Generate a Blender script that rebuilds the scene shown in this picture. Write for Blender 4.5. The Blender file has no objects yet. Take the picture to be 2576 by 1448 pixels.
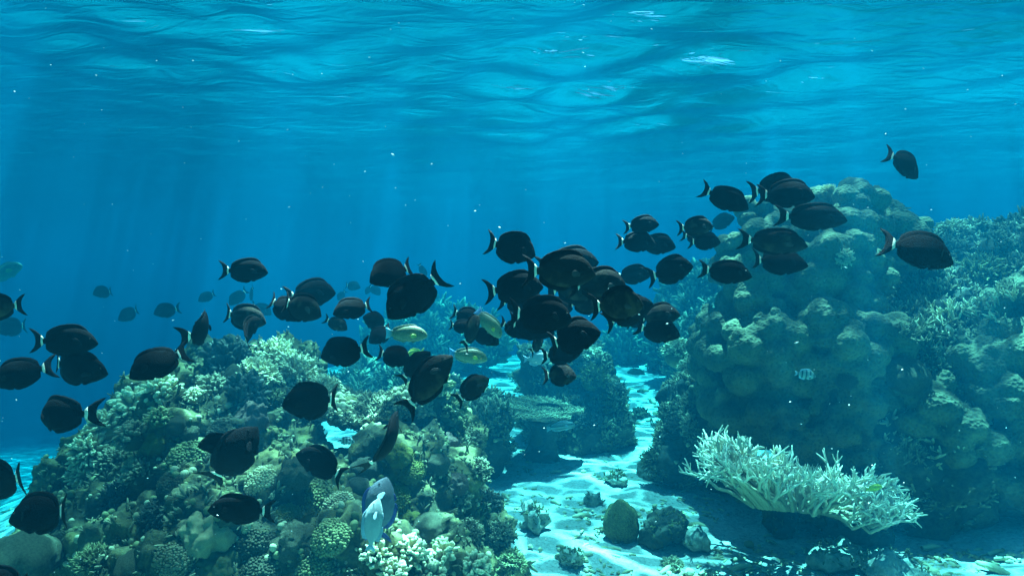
import bpy, math, random
import numpy as np
from mathutils import Vector, Matrix, noise, Quaternion
from mathutils.bvhtree import BVHTree

sc = bpy.context.scene
C = sc.collection
R = math.radians
rng = random.Random(7)
nrng = np.random.default_rng(7)

# ------------------------------------------------------------ camera, light, exposure
K = 1678.0                      # focal length of the photograph in units of a 2576 px wide picture
W2, H2 = 1288.0, 724.0
cam_d = bpy.data.cameras.new('camera'); cam = bpy.data.objects.new('camera', cam_d); C.objects.link(cam)
cam_d.sensor_width = 36.0; cam_d.lens = 36.0 * K / 2576.0
cam_d.clip_start = 0.02; cam_d.clip_end = 500
cam.location = (0, 0, 0); cam.rotation_euler = (R(90), 0, 0)
sc.camera = cam
SUN_EL, SUN_AZ = 75.0, 10.0     # azimuth measured from straight ahead towards the right
world = bpy.data.worlds.new('World'); sc.world = world; world.use_nodes = True
wn = world.node_tree.nodes; wl = world.node_tree.links
sky = wn.new('ShaderNodeTexSky'); sky.sky_type = 'NISHITA'; sky.sun_disc = False
sky.sun_elevation = R(SUN_EL); sky.sun_rotation = R(SUN_AZ)
bg = wn['Background']; wl.new(sky.outputs[0], bg.inputs[0]); bg.inputs[1].default_value = 0.05
sun_d = bpy.data.lights.new('sun', 'SUN'); sun_d.energy = 5.0; sun_d.angle = R(0.5); sun_d.color = (1.0, 0.97, 0.92)
sun = bpy.data.objects.new('sun', sun_d); C.objects.link(sun)
sdir = Vector((math.sin(R(SUN_AZ)) * math.cos(R(SUN_EL)), math.cos(R(SUN_AZ)) * math.cos(R(SUN_EL)), math.sin(R(SUN_EL))))
sun.rotation_euler = sdir.to_track_quat('Z', 'Y').to_euler(); sun.location = sdir * 30
vs = sc.view_settings
vs.view_transform = 'Standard'; vs.look = 'None'; vs.gamma = 1.0; vs.use_curve_mapping = False
vs.exposure = 2.65
sc.cycles.use_denoising = True
sc.cycles.volume_bounces = 0
sc.cycles.max_bounces = 6; sc.cycles.diffuse_bounces = 1; sc.cycles.glossy_bounces = 2
sc.cycles.transparent_max_bounces = 8
sc.cycles.sample_clamp_indirect = 4.0

# ------------------------------------------------------------ helpers
def at(px, py, Y):
    "world point seen at picture position px, py at depth Y"
    return Vector(((px - W2) / K * Y, Y, -(py - H2) / K * Y))

def nodes(name):
    m = bpy.data.materials.new(name); m.use_nodes = True
    return m, m.node_tree.nodes, m.node_tree.links, m.node_tree.nodes['Principled BSDF']

def link(o):
    C.objects.link(o); return o

class MB:
    "collects vertices and faces for one mesh"
    def __init__(s): s.v = []; s.f = []; s.m = []; s.t = []; s.n = 0
    def add(s, v, f, mi=0, t=None):
        v = np.asarray(v, dtype=np.float32).reshape(-1, 3)
        s.v.append(v); s.t.append(np.zeros(len(v), np.float32) if t is None else np.asarray(t, np.float32))
        for q in f: s.f.append(tuple(int(i) + s.n for i in q))
        s.m.extend([mi] * len(f)); s.n += len(v)
    def mesh(s, name, mats, smooth=True):
        me = bpy.data.meshes.new(name)
        V = np.concatenate(s.v)
        me.vertices.add(len(V)); me.vertices.foreach_set('co', V.ravel())
        ls = np.fromiter((len(q) for q in s.f), dtype=np.int32, count=len(s.f))
        idx = np.fromiter((i for q in s.f for i in q), dtype=np.int32, count=int(ls.sum()))
        me.loops.add(len(idx)); me.loops.foreach_set('vertex_index', idx)
        me.polygons.add(len(ls))
        st = np.zeros(len(ls), dtype=np.int32); st[1:] = np.cumsum(ls)[:-1]
        me.polygons.foreach_set('loop_start', st); me.polygons.foreach_set('loop_total', ls)
        if any(s.m): me.polygons.foreach_set('material_index', np.array(s.m, dtype=np.int32))
        me.polygons.foreach_set('use_smooth', np.full(len(ls), smooth))
        for m in (mats if isinstance(mats, (list, tuple)) else [mats]): me.materials.append(m)
        T = np.concatenate(s.t)
        if T.any():
            at_ = me.attributes.new('tip', 'FLOAT', 'POINT'); at_.data.foreach_set('value', T)
        me.update(calc_edges=True); me.validate()
        return me

def obj(name, me, parent=None):
    o = bpy.data.objects.new(name, me); link(o)
    if parent: o.parent = parent
    return o

def tag(o, label=None, cat=None, group=None, kind=None):
    if label: o['label'] = label
    if cat: o['category'] = cat
    if group: o['group'] = group
    if kind: o['kind'] = kind
    return o

def grid_faces(nu, nv):
    i = np.arange((nv - 1) * (nu - 1)); r = i // (nu - 1); c = i % (nu - 1)
    a = r * nu + c
    return np.stack([a, a + 1, a + nu + 1, a + nu], 1)

def stretch(n, lo, mid0, mid1, hi, frac=.7):
    "grid coordinates dense between mid0 and mid1, coarser out to lo and hi"
    k = int(n * frac); a = (n - k) // 2; b = n - k - a
    u = np.linspace(0, 1, a, endpoint=False)
    left = mid0 + (lo - mid0) * (1 - u) ** 2.2
    right = mid1 + (hi - mid1) * (np.linspace(0, 1, b + 1)[1:]) ** 2.2
    return np.concatenate([left, np.linspace(mid0, mid1, k), right])
# ------------------------------------------------------------ water surface overhead
SURF = 1.35
def water_mat():
    m, n, l, p = nodes('water_surface'); n.remove(p)
    out = n['Material Output']
    tc = n.new('ShaderNodeTexCoord')
    # ripple-focused light painted into the transmission colour: bright net, dim cells
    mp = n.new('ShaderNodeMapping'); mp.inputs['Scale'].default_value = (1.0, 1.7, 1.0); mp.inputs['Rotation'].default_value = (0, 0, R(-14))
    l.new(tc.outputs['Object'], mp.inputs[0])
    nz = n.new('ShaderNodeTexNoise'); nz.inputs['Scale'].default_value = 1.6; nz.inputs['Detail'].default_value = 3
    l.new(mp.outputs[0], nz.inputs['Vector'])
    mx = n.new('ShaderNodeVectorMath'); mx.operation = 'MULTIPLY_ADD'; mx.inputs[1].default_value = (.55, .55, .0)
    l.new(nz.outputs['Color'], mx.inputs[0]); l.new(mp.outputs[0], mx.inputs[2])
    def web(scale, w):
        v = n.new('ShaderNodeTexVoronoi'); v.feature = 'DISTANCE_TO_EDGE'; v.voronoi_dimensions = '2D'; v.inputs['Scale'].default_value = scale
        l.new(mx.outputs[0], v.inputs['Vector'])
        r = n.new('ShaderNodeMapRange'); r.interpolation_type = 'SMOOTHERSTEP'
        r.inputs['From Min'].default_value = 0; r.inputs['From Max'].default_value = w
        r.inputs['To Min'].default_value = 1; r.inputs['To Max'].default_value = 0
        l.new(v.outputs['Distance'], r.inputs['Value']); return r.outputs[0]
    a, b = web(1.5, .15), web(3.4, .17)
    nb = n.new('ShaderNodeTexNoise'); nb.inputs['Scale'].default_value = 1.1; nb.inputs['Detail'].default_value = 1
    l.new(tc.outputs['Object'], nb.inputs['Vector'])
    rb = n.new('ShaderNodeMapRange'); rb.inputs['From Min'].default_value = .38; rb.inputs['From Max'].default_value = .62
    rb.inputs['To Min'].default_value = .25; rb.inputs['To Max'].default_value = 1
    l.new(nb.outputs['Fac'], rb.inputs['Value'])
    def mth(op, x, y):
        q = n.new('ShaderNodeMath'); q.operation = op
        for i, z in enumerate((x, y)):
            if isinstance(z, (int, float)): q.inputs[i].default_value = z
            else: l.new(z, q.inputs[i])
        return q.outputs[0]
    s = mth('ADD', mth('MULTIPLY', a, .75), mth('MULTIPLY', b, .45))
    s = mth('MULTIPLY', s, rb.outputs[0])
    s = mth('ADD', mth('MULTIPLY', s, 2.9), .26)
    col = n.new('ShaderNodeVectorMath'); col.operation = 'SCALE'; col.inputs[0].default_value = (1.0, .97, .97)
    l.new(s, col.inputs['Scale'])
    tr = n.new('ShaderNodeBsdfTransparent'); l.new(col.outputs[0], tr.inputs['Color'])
    # small ripples on top of the modelled waves
    mp2 = n.new('ShaderNodeMapping'); mp2.inputs['Scale'].default_value = (1.0, 2.6, 1.0); mp2.inputs['Rotation'].default_value = (0, 0, R(-20))
    l.new(tc.outputs['Object'], mp2.inputs[0])
    n2 = n.new('ShaderNodeTexNoise'); n2.inputs['Scale'].default_value = 2.8; n2.inputs['Detail'].default_value = 3; n2.inputs['Roughness'].default_value = .5
    n2.inputs['Distortion'].default_value = 1.0
    l.new(mp2.outputs[0], n2.inputs['Vector'])
    bp = n.new('ShaderNodeBump'); bp.inputs['Strength'].default_value = 1.0; bp.inputs['Distance'].default_value = .022
    l.new(n2.outputs['Fac'], bp.inputs['Height'])
    fr = n.new('ShaderNodeFresnel'); fr.inputs['IOR'].default_value = 1.33; l.new(bp.outputs[0], fr.inputs['Normal'])
    gl = n.new('ShaderNodeBsdfGlossy'); gl.inputs['Roughness'].default_value = .32; gl.inputs['Color'].default_value = (.02, .43, .57, 1)
    l.new(bp.outputs[0], gl.inputs['Normal'])
    ms = n.new('ShaderNodeMixShader'); l.new(fr.outputs[0], ms.inputs[0]); l.new(tr.outputs[0], ms.inputs[1]); l.new(gl.outputs[0], ms.inputs[2])
    l.new(ms.outputs[0], out.inputs['Surface'])
    return m

def wave_height(X, Y):
    Z = np.zeros_like(X)
    r = np.random.default_rng(3)
    for k in range(34):
        wl_ = .35 * (1.11 ** k); th = R(70 + r.normal(0, 34))
        amp = .0021 * wl_ ** .8
        if wl_ > 2.2: amp *= .55
        if wl_ < .9: amp *= 1.25
        kx, ky = math.cos(th) * 2 * math.pi / wl_, math.sin(th) * 2 * math.pi / wl_
        ph = r.uniform(0, 6.28)
        s = np.sin(kx * X + ky * Y + ph + .6 * np.sin(.7 * kx * Y - .7 * ky * X))
        Z += amp * s
    return Z

xs = stretch(420, -70, -7, 8, 70, .8); ys = stretch(420, -40, .5, 13, 90, .8)
X, Y = np.meshgrid(xs, ys)
def chop(x0, y0, r, seed, th0, amp):
    rr = np.random.default_rng(seed); Z = np.zeros_like(X)
    for k in range(14):
        wl_ = rr.uniform(.28, .9); th = R(th0 + rr.normal(0, 32)); kk = 2 * math.pi / wl_
        Z += amp * wl_ * np.sin(kk * (math.cos(th) * X + math.sin(th) * Y) + rr.uniform(0, 6.28) + .8 * np.sin(3.1 * X + 2.3 * Y + k))
    return Z * np.exp(-(((X - x0) / r) ** 2 + ((Y - y0) / (r * .8)) ** 2))
Z = (wave_height(X, Y) + chop(.7, 4.6, 1.8, 5, 75, .014) + chop(-2.0, 3.8, 1.2, 9, 60, .010)) * np.exp(-np.maximum(0, np.hypot(X, Y) - 14) / 14) + SURF
mb = MB(); mb.add(np.stack([X, Y, Z], -1), grid_faces(len(xs), len(ys)))
o = obj('water', mb.mesh('water', water_mat())); tag(o, kind='structure')

# ------------------------------------------------------------ the water body itself: scattering volume
def haze():
    lo, hi = (-69, -39, -6.5), (69, 89, SURF + .22)
    v = [(x, y, z) for z in (lo[2], hi[2]) for y in (lo[1], hi[1]) for x in (lo[0], hi[0])]
    f = [(0, 2, 3, 1), (4, 5, 7, 6), (0, 1, 5, 4), (2, 6, 7, 3), (0, 4, 6, 2), (1, 3, 7, 5)]
    m = bpy.data.materials.new('haze'); m.use_nodes = True; n = m.node_tree.nodes; l = m.node_tree.links
    n.remove(n['Principled BSDF'])
    pv = n.new('ShaderNodeVolumePrincipled')
    pv.inputs['Color'].default_value = HAZE_COL
    pv.inputs['Absorption Color'].default_value = HAZE_ABS
    pv.inputs['Density'].default_value = HAZE_D; pv.inputs['Anisotropy'].default_value = HAZE_G
    l.new(pv.outputs[0], n['Material Output'].inputs['Volume'])
    mb = MB(); mb.add(v, f)
    o = obj('haze', mb.mesh('haze', m, False)); tag(o, kind='stuff', label='blue seawater filling the whole reef scene', cat='haze')
HAZE_COL = (.0004, .036, .066, 1); HAZE_ABS = (0, .52, .63, 1); HAZE_D = .45; HAZE_G = .28
haze()
# ------------------------------------------------------------ materials of the reef
def ramp(n, l, fac, stops):
    r = n.new('ShaderNodeValToRGB'); e = r.color_ramp.elements
    while len(e) < len(stops): e.new(.5)
    for i, (p_, c_) in enumerate(stops): e[i].position = p_; e[i].color = (*c_, 1)
    l.new(fac, r.inputs[0]); return r.outputs[0]

def noise_tex(n, l, vec, scale, detail=4, rough=.55, dist=0):
    t = n.new('ShaderNodeTexNoise'); t.inputs['Scale'].default_value = scale; t.inputs['Detail'].default_value = detail
    t.inputs['Roughness'].default_value = rough; t.inputs['Distortion'].default_value = dist
    l.new(vec, t.inputs['Vector']); return t

def mixc(n, l, fac, a, b, mode='MIX'):
    q = n.new('ShaderNodeMix'); q.data_type = 'RGBA'; q.blend_type = mode
    for i, z in ((0, fac), (6, a), (7, b)):
        if isinstance(z, (int, float)): q.inputs[i].default_value = z
        elif isinstance(z, tuple): q.inputs[i].default_value = (*z, 1)
        else: l.new(z, q.inputs[i])
    return q.outputs[2]

def bump(n, l, p, h, dist, strength=1.0):
    b = n.new('ShaderNodeBump'); b.inputs['Distance'].default_value = dist; b.inputs['Strength'].default_value = strength
    l.new(h, b.inputs['Height']); l.new(b.outputs[0], p.inputs['Normal'])

def rock_mat(name, stops, s1=3.0, s2=28.0, bd=.012, patch=(.20, .155, .055)):
    m, n, l, p = nodes(name); g = n.new('ShaderNodeNewGeometry')
    a = noise_tex(n, l, g.outputs['Position'], s1, 6, .65, .6)
    c = ramp(n, l, a.outputs['Fac'], stops)
    b = noise_tex(n, l, g.outputs['Position'], s2, 5, .7)
    c = mixc(n, l, .75, c, ramp(n, l, b.outputs['Fac'], [(.34, (.35, .35, .35)), (.52, (1, 1, 1)), (.68, (1.6, 1.6, 1.5))]), 'MULTIPLY')
    v = n.new('ShaderNodeTexVoronoi'); v.inputs['Scale'].default_value = 9; l.new(g.outputs['Position'], v.inputs['Vector'])
    k = ramp(n, l, a.outputs['Color'], [(.52, (0, 0, 0)), (.6, (1, 1, 1))])
    c = mixc(n, l, k, c, patch)
    l.new(c, p.inputs['Base Color']); p.inputs['Roughness'].default_value = .9; p.inputs['Specular IOR Level'].default_value = .1
    bump(n, l, p, b.outputs['Fac'], bd)
    return m

M_ROCK = rock_mat('reef_rock', [(.3, (.02, .021, .014)), (.45, (.055, .052, .028)), (.56, (.15, .12, .05)), (.70, (.42, .34, .17))])
M_PROCK = rock_mat('pale_rubble_rock', [(.3, (.22, .21, .16)), (.5, (.42, .40, .32)), (.7, (.62, .58, .48))], patch=(.4, .38, .28))
M_DROCK = rock_mat('dark_reef_rock', [(.3, (.025, .028, .022)), (.5, (.06, .06, .042)), (.7, (.15, .14, .10))], patch=(.11, .10, .075))

def coral_mat(name, base, tip=None, var=.35, s=40.0, bd=.003, dots=None):
    m, n, l, p = nodes(name); tc = n.new('ShaderNodeTexCoord'); oi = n.new('ShaderNodeObjectInfo')
    a = noise_tex(n, l, tc.outputs['Object'], s, 3, .6)
    c = mixc(n, l, var, base, ramp(n, l, a.outputs['Fac'], [(.3, tuple(x * .45 for x in base)), (.7, tuple(min(1, x * 1.7) for x in base))]))
    if tip:
        t = n.new('ShaderNodeAttribute'); t.attribute_name = 'tip'
        c = mixc(n, l, t.outputs['Fac'], c, tip)
    hsv = n.new('ShaderNodeHueSaturation'); l.new(c, hsv.inputs['Color'])
    mr = n.new('ShaderNodeMapRange'); mr.inputs['To Min'].default_value = .78; mr.inputs['To Max'].default_value = 1.2
    l.new(oi.outputs['Random'], mr.inputs['Value']); l.new(mr.outputs[0], hsv.inputs['Value'])
    c = hsv.outputs[0]
    h = a.outputs['Fac']
    if dots:
        v = n.new('ShaderNodeTexVoronoi'); v.inputs['Scale'].default_value = dots; l.new(tc.outputs['Object'], v.inputs['Vector'])
        c = mixc(n, l, .6, c, ramp(n, l, v.outputs['Distance'], [(.1, (.45, .45, .45)), (.5, (1.25, 1.25, 1.2))]), 'MULTIPLY'); h = v.outputs['Distance']
    l.new(c, p.inputs['Base Color']); p.inputs['Roughness'].default_value = .85; p.inputs['Specular IOR Level'].default_value = .15
    bump(n, l, p, h, bd)
    return m

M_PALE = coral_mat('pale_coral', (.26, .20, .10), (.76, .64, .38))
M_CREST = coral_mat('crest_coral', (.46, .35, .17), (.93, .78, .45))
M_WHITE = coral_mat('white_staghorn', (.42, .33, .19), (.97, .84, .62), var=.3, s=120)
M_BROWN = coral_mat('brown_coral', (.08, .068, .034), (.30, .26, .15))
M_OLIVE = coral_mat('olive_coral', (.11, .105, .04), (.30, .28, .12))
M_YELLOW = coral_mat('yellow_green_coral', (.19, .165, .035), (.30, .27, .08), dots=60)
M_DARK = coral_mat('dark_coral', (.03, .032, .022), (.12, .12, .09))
M_DOME = coral_mat('dome_coral', (.15, .13, .075), var=.5, s=14, bd=.006, dots=70)
M_PINK = coral_mat('pinkish_coral', (.24, .15, .11), var=.4, s=14, bd=.006, dots=60)
M_PORITES = coral_mat('boulder_coral', (.10, .088, .045), var=.9, s=5, bd=.008, dots=55)
def maze_mat():
    m, n, l, p = nodes('maze_coral'); tc = n.new('ShaderNodeTexCoord')
    a = noise_tex(n, l, tc.outputs['Object'], 6, 2, .5)
    w = n.new('ShaderNodeTexWave'); w.inputs['Scale'].default_value = 14; w.inputs['Distortion'].default_value = 9; w.inputs['Detail'].default_value = 2; w.inputs['Detail Scale'].default_value = 2
    l.new(tc.outputs['Object'], w.inputs['Vector'])
    l.new(ramp(n, l, w.outputs['Fac'], [(.3, (.05, .045, .025)), (.7, (.2, .18, .1))]), p.inputs['Base Color'])
    p.inputs['Roughness'].default_value = .85; bump(n, l, p, w.outputs['Fac'], .006); return m
M_MAZE = maze_mat()

def sand_mat():
    m, n, l, p = nodes('sand'); g = n.new('ShaderNodeNewGeometry')
    a = noise_tex(n, l, g.outputs['Position'], 1.3, 5, .6); b = noise_tex(n, l, g.outputs['Position'], 55, 4, .75)
    c = ramp(n, l, a.outputs['Fac'], [(.35, (.46, .44, .37)), (.6, (.72, .70, .62))])
    c = mixc(n, l, 1.0, c, ramp(n, l, b.outputs['Fac'], [(.30, (.22, .22, .2)), (.43, (.80, .80, .79)), (.7, (1.08, 1.08, 1.08))]), 'MULTIPLY')
    l.new(c, p.inputs['Base Color']); p.inputs['Roughness'].default_value = .95; p.inputs['Specular IOR Level'].default_value = .1
    d = noise_tex(n, l, g.outputs['Position'], 11, 5, .6); bump(n, l, p, d.outputs['Fac'], .05)
    return m

# ------------------------------------------------------------ sand floor
def sstep(a, b, x):
    t = np.clip((x - a) / (b - a), 0, 1); return t * t * (3 - 2 * t)
def sand_base(x, y):
    z = -1.40 + .068 * np.clip(y - 3, -1.5, 5) + .02 * np.clip(y - 8, 0, 6)
    z = z + .10 * sstep(1.1, 2.2, x) * sstep(6, 3, y) + .25 * sstep(2.2, 4.0, x)
    d = np.hypot(x * .8, y)
    z = z - 3.4 * sstep(7.5, 34, d) - 1.7 * sstep(-1.9, -7.5, x)
    z = z + .03 * np.sin(1.1 * x + .6 * y) + .022 * np.sin(2.3 * x - 1.7 * y + 1) + .012 * np.sin(5.1 * x + 3.9 * y)
    return z
xs = stretch(300, -72, -5, 5, 72, .75); ys = stretch(300, -40, 1.5, 13, 92, .75)
X, Y = np.meshgrid(xs, ys); Z = sand_base(X, Y)
nn = np.array([noise.fractal((x * 4.0, y * 4.0, 3.0), .7, 2.0, 4) for x, y in zip(X.ravel(), Y.ravel())]).reshape(X.shape)
Z = Z + .022 * nn * np.exp(-np.hypot(X, Y - 4) / 9)
mb = MB(); mb.add(np.stack([X, Y, Z], -1), grid_faces(len(xs), len(ys)))
SAND_ME = mb.mesh('sand', sand_mat()); tag(obj('sand', SAND_ME), kind='structure')

BV = []                          # solid ground for placing things: sand, rocks, boulder corals
def add_bvh(V, F): BV.append(BVHTree.FromPolygons([tuple(v) for v in V], [tuple(f) for f in F]))
add_bvh(np.stack([X.ravel(), Y.ravel(), Z.ravel()], 1), grid_faces(len(xs), len(ys)).tolist())

def cast(o_, d_):
    best = None
    for b in BV:
        loc, nor, idx, dist = b.ray_cast(o_, d_)
        if loc is not None and (best is None or dist < best[2]): best = (loc, nor, dist)
    return best
def hit(px, py):
    h = cast(Vector((0, 0, 0)), at(px, py, 1).normalized())
    if h is None: return None
    nor = h[1] if h[1].dot(h[0]) < 0 else -h[1]
    return h[0], nor

# ------------------------------------------------------------ voxel-fused lumps
def ico(sub):
    bm = bpy.data.meshes.new('t'); import bmesh
    b = bmesh.new(); bmesh.ops.create_icosphere(b, subdivisions=sub, radius=1); b.to_mesh(bm); b.free()
    V = np.zeros(len(bm.vertices) * 3); bm.vertices.foreach_get('co', V); V = V.reshape(-1, 3)
    F = [tuple(p.vertices) for p in bm.polygons]; bpy.data.meshes.remove(bm); return V, F
ICO3, ICO2, ICO1, ICO4 = ico(4), ico(3), ico(2), ico(5)

def me_arrays(me):
    V = np.zeros(len(me.vertices) * 3, np.float32); me.vertices.foreach_get('co', V); V = V.reshape(-1, 3)
    N = np.zeros(len(me.vertices) * 3, np.float32); me.vertices.foreach_get('normal', N); N = N.reshape(-1, 3)
    return V, N, [tuple(p.vertices) for p in me.polygons]

def fuse(blobs, voxel):
    mb = MB()
    for c, r in blobs:
        r = np.array(r if isinstance(r, (tuple, list)) else (r, r, r))
        mb.add(ICO2[0] * r + np.array(c), ICO2[1])
    me = mb.mesh('fuse', []); o = obj('fuse', me)
    md = o.modifiers.new('r', 'REMESH'); md.mode = 'VOXEL'; md.voxel_size = voxel
    dg = bpy.context.evaluated_depsgraph_get(); ev = o.evaluated_get(dg); m2 = bpy.data.meshes.new_from_object(ev)
    out = me_arrays(m2)
    bpy.data.objects.remove(o); bpy.data.meshes.remove(me); bpy.data.meshes.remove(m2)
    return out

def roughen(V, N, amp, freq, seed, ridged=False, lumps=0, lf=8):
    d = np.empty(len(V))
    for i, v in enumerate(V):
        q = Vector((v[0] * freq + seed, v[1] * freq, v[2] * freq))
        a = noise.fractal(q, .75, 2.1, 5)
        if ridged: a = 1 - 2.2 * abs(a)
        if lumps:
            dd = noise.voronoi(Vector((v[0] * lf, v[1] * lf, v[2] * lf + seed)))[0]
            a += lumps * (.45 - dd[0])
        d[i] = a
    return V + N * (d * amp)[:, None]

def mass(name, blobs, voxel, mat, label, cat, amp=.05, freq=3.5, ridged=False, lumps=.8, lf=8, group=None, bv=True, parent=None):
    V, N, F = fuse(blobs, voxel); V = roughen(V, N, amp, freq, rng.uniform(0, 50), ridged, lumps, lf)
    c = np.array([V[:, 0].mean(), V[:, 1].mean(), V[:, 2].min()])
    mb = MB(); mb.add(V - c, F); o = obj(name, mb.mesh(name, mat), parent); o.location = c
    tag(o, label, cat, group)
    if bv: add_bvh(V, F)
    return o, V, F

def B(px, py, Y_, r, sz=1.0, sy=1.0):
    return (tuple(at(px, py, Y_)), (r, r * sy, r * sz))

SURFS = {}
o, V, F = mass('reef_mound', [B(700, 985, 3.75, .27), B(560, 1010, 3.75, .33), B(640, 1080, 3.5, .36), B(430, 1090, 3.5, .33), B(310, 1185, 3.4, .31), B(240, 1260, 3.3, .28),
    B(560, 1190, 3.1, .40), B(730, 1190, 3.25, .26), B(860, 1315, 3.05, .28), B(1085, 1110, 3.35, .26), B(1100, 1240, 3.2, .27), B(1020, 1250, 2.95, .33),
    B(1150, 1370, 3.0, .24), B(1180, 1440, 2.9, .20), B(1060, 1440, 2.65, .28), B(760, 1370, 2.6, .33), B(600, 1370, 2.5, .34), B(430, 1430, 2.5, .29), B(300, 1400, 2.9, .33), B(900, 1500, 2.35, .30),
    B(400, 1300, 3.2, .42), B(640, 1340, 3.3, .45), B(960, 1400, 3.1, .45), B(700, 1520, 2.4, .34), B(480, 1540, 2.3, .3),
    ((-1.0, 3.2, -1.35), (.95, .8, .45)), ((-1.4, 3.3, -1.35), (.9, .7, .4)), ((-.6, 2.95, -1.4), (.55, .75, .35))],
    .017, M_ROCK, 'large rugged coral-covered reef mound filling the lower left, under the dark fish', 'reef mound', amp=.095, freq=4.5, lumps=.9, lf=6)
SURFS['left'] = (V, F)
o, V, F = mass('reef_ledge', [B(840, 1020, 3.35, .085, .7, 2.2), B(885, 1030, 3.25, .085, .6, 3), B(930, 1030, 3.2, .09, .5, 3.4), B(975, 1025, 3.2, .085, .6, 3.2), B(1020, 1012, 3.25, .09, .8, 2.4), B(790, 1015, 3.5, .1), B(1060, 1020, 3.35, .1)],
    .009, M_ROCK, 'thin knobbly reef ledge bridging a gap with blue water beneath it', 'ledge', amp=.035, freq=12, lumps=.8, lf=22)
SURFS['ledge'] = (V, F)
o, V, F = mass('coral_pillar', [B(1345, 900, 5.6, .12), B(1355, 960, 5.6, .17), B(1370, 1040, 5.6, .22), B(1420, 930, 5.6, .22), B(1480, 950, 5.6, .22), B(1500, 1020, 5.5, .26), B(1440, 1050, 5.5, .28),
    B(1540, 1080, 5.4, .18), B(1390, 1090, 5.6, .24), B(1480, 1100, 5.3, .2), B(1415, 865, 5.7, .14), B(1470, 880, 5.7, .14)],
    .017, M_DROCK, 'stout dark reef pillar on the sand behind the table coral', 'reef pillar', amp=.06, freq=5, lumps=.8, lf=8)
SURFS['pillar'] = (V, F)
FAR = [
 ('low hazy coral ridge directly behind the left mound under the parrotfish', [B(900, 1000, 6.6, .28), B(970, 1010, 6.4, .3), B(1040, 1030, 6.0, .28), B(900, 1060, 6.2, .35)]),
 ('bushy blue-grey reef clump between the left mound and the sand channel', [B(1160, 1040, 5.0, .22), B(1210, 1060, 4.9, .2), B(1130, 1090, 4.8, .25), B(1190, 1110, 4.6, .22), B(1240, 1040, 5.2, .12)]),
 ('faint distant reef bank rising under the fish in the middle', [B(1030, 835, 10, .35), B(1110, 830, 10, .4), B(1000, 870, 9.5, .4), B(1180, 860, 9, .35), B(1240, 880, 8.6, .22), B(1100, 890, 8.6, .4)]),
 ('hazy reef tower rising left of the boulder coral, farther off', [B(1740, 735, 8, .28), B(1765, 790, 7.6, .38), B(1700, 830, 7.8, .3), B(1770, 880, 7, .4), B(1730, 920, 6.8, .25)]),
 ('low faded reef bank behind the right end of the sand channel', [B(1600, 870, 9.5, .35), B(1650, 860, 9.5, .35), B(1560, 890, 9.2, .25), B(1690, 900, 8.5, .3)]),
]
for i, (lb, bl) in enumerate(FAR):
    o, V, F = mass('distant_reef', bl, .03, M_DROCK, lb, 'reef', amp=.13, freq=4, lumps=.8, lf=5, group='hazy reefs in the distance'); SURFS['far%d' % i] = (V, F)
o, V, F = mass('reef_outcrop', [B(1725, 1040, 4.6, .17), B(1760, 1000, 4.7, .2), B(1700, 1000, 4.7, .11), B(1720, 1110, 4.5, .18), B(1790, 1090, 4.4, .25), B(1690, 1160, 4.4, .12)],
    .016, M_DROCK, 'dark shaded outcrop at the foot of the boulder coral beside the sand', 'outcrop', amp=.05, freq=6, lumps=.8, lf=9)
SURFS['outcrop'] = (V, F)

# boulder corals: a core with rounded lobes pushed out of it
def boulder(name, core, nl, rl, voxel, label, cat, zmin=-2, mat=M_PORITES, extra=(), seed=1, group=None):
    V, N, F = fuse(core, .04)
    r = random.Random(seed); lobes = []; tries = 0
    while len(lobes) < nl and tries < 20000:
        tries += 1
        i = r.randrange(len(V)); v, n_ = V[i], N[i]
        if v[2] < zmin or n_[1] > .35 or n_[2] < -.5: continue
        rr = r.uniform(*rl)
        if any((v[0] - q[0][0]) ** 2 + (v[1] - q[0][1]) ** 2 + (v[2] - q[0][2]) ** 2 < (.92 * max(rr, q[1][0])) ** 2 for q in lobes): continue
        lobes.append((tuple(v + n_ * rr * .6), (rr, rr, rr * r.uniform(.8, 1.05))))
    small = []
    for c, rr in lobes:
        for k in range(r.randrange(0, 5)):
            a = Vector((r.gauss(0, 1), r.gauss(-.3, 1), r.gauss(.3, 1))).normalized(); q = rr[0] * r.uniform(.3, .5)
            small.append((tuple(Vector(c) + a * rr[0] * .82), q))
    return mass(name, core + lobes + small + list(extra), voxel, mat, label, cat, amp=.012, freq=9, lumps=.5, lf=16, group=group)

o, V, F = boulder('boulder_coral', [B(1990, 900, 4.22, 0.505), B(1960, 700, 4.22, 0.296), B(2110, 590, 4.26, 0.226), B(2060, 700, 4.18, 0.348), B(1915, 860, 4.05, 0.261), B(1930, 1010, 4.00, 0.278), B(1935, 560, 4.26, 0.148), B(1900, 640, 4.18, 0.148), B(2060, 900, 4.09, 0.435), B(2090, 1060, 4.00, 0.392), B(2170, 560, 4.35, 0.174), B(1980, 580, 4.31, 0.139), B(2200, 640, 4.35, 0.217)],
    210, (.045, .105), .0125, 'towering lumpy boulder coral rising right of the sand channel behind fish', 'boulder coral', extra=[B(2080, 800, 3.74, 0.139, .9), B(2130, 810, 3.78, 0.113), B(2060, 700, 3.87, 0.148, .9), B(2000, 850, 3.74, 0.096), B(2120, 660, 3.92, 0.113)], seed=4)
SURFS['bommie'] = (V, F)
o, V, F = boulder('boulder_coral', [B(2230, 1010, 3.9, .22), B(2330, 1100, 3.8, .34), B(2420, 1010, 3.9, .34), B(2500, 1150, 3.8, .36), B(2330, 1230, 3.95, .32), B(2560, 1030, 3.8, .4), B(2180, 1060, 4.0, .18), B(2640, 1200, 3.8, .4), B(2450, 1250, 3.9, .3), B(2120, 970, 4.2, .14)],
    120, (.055, .12), .013, 'dark bank of rounded coral lobes behind the white staghorn coral', 'boulder coral', seed=8)
SURFS['bank'] = (V, F)
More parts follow.
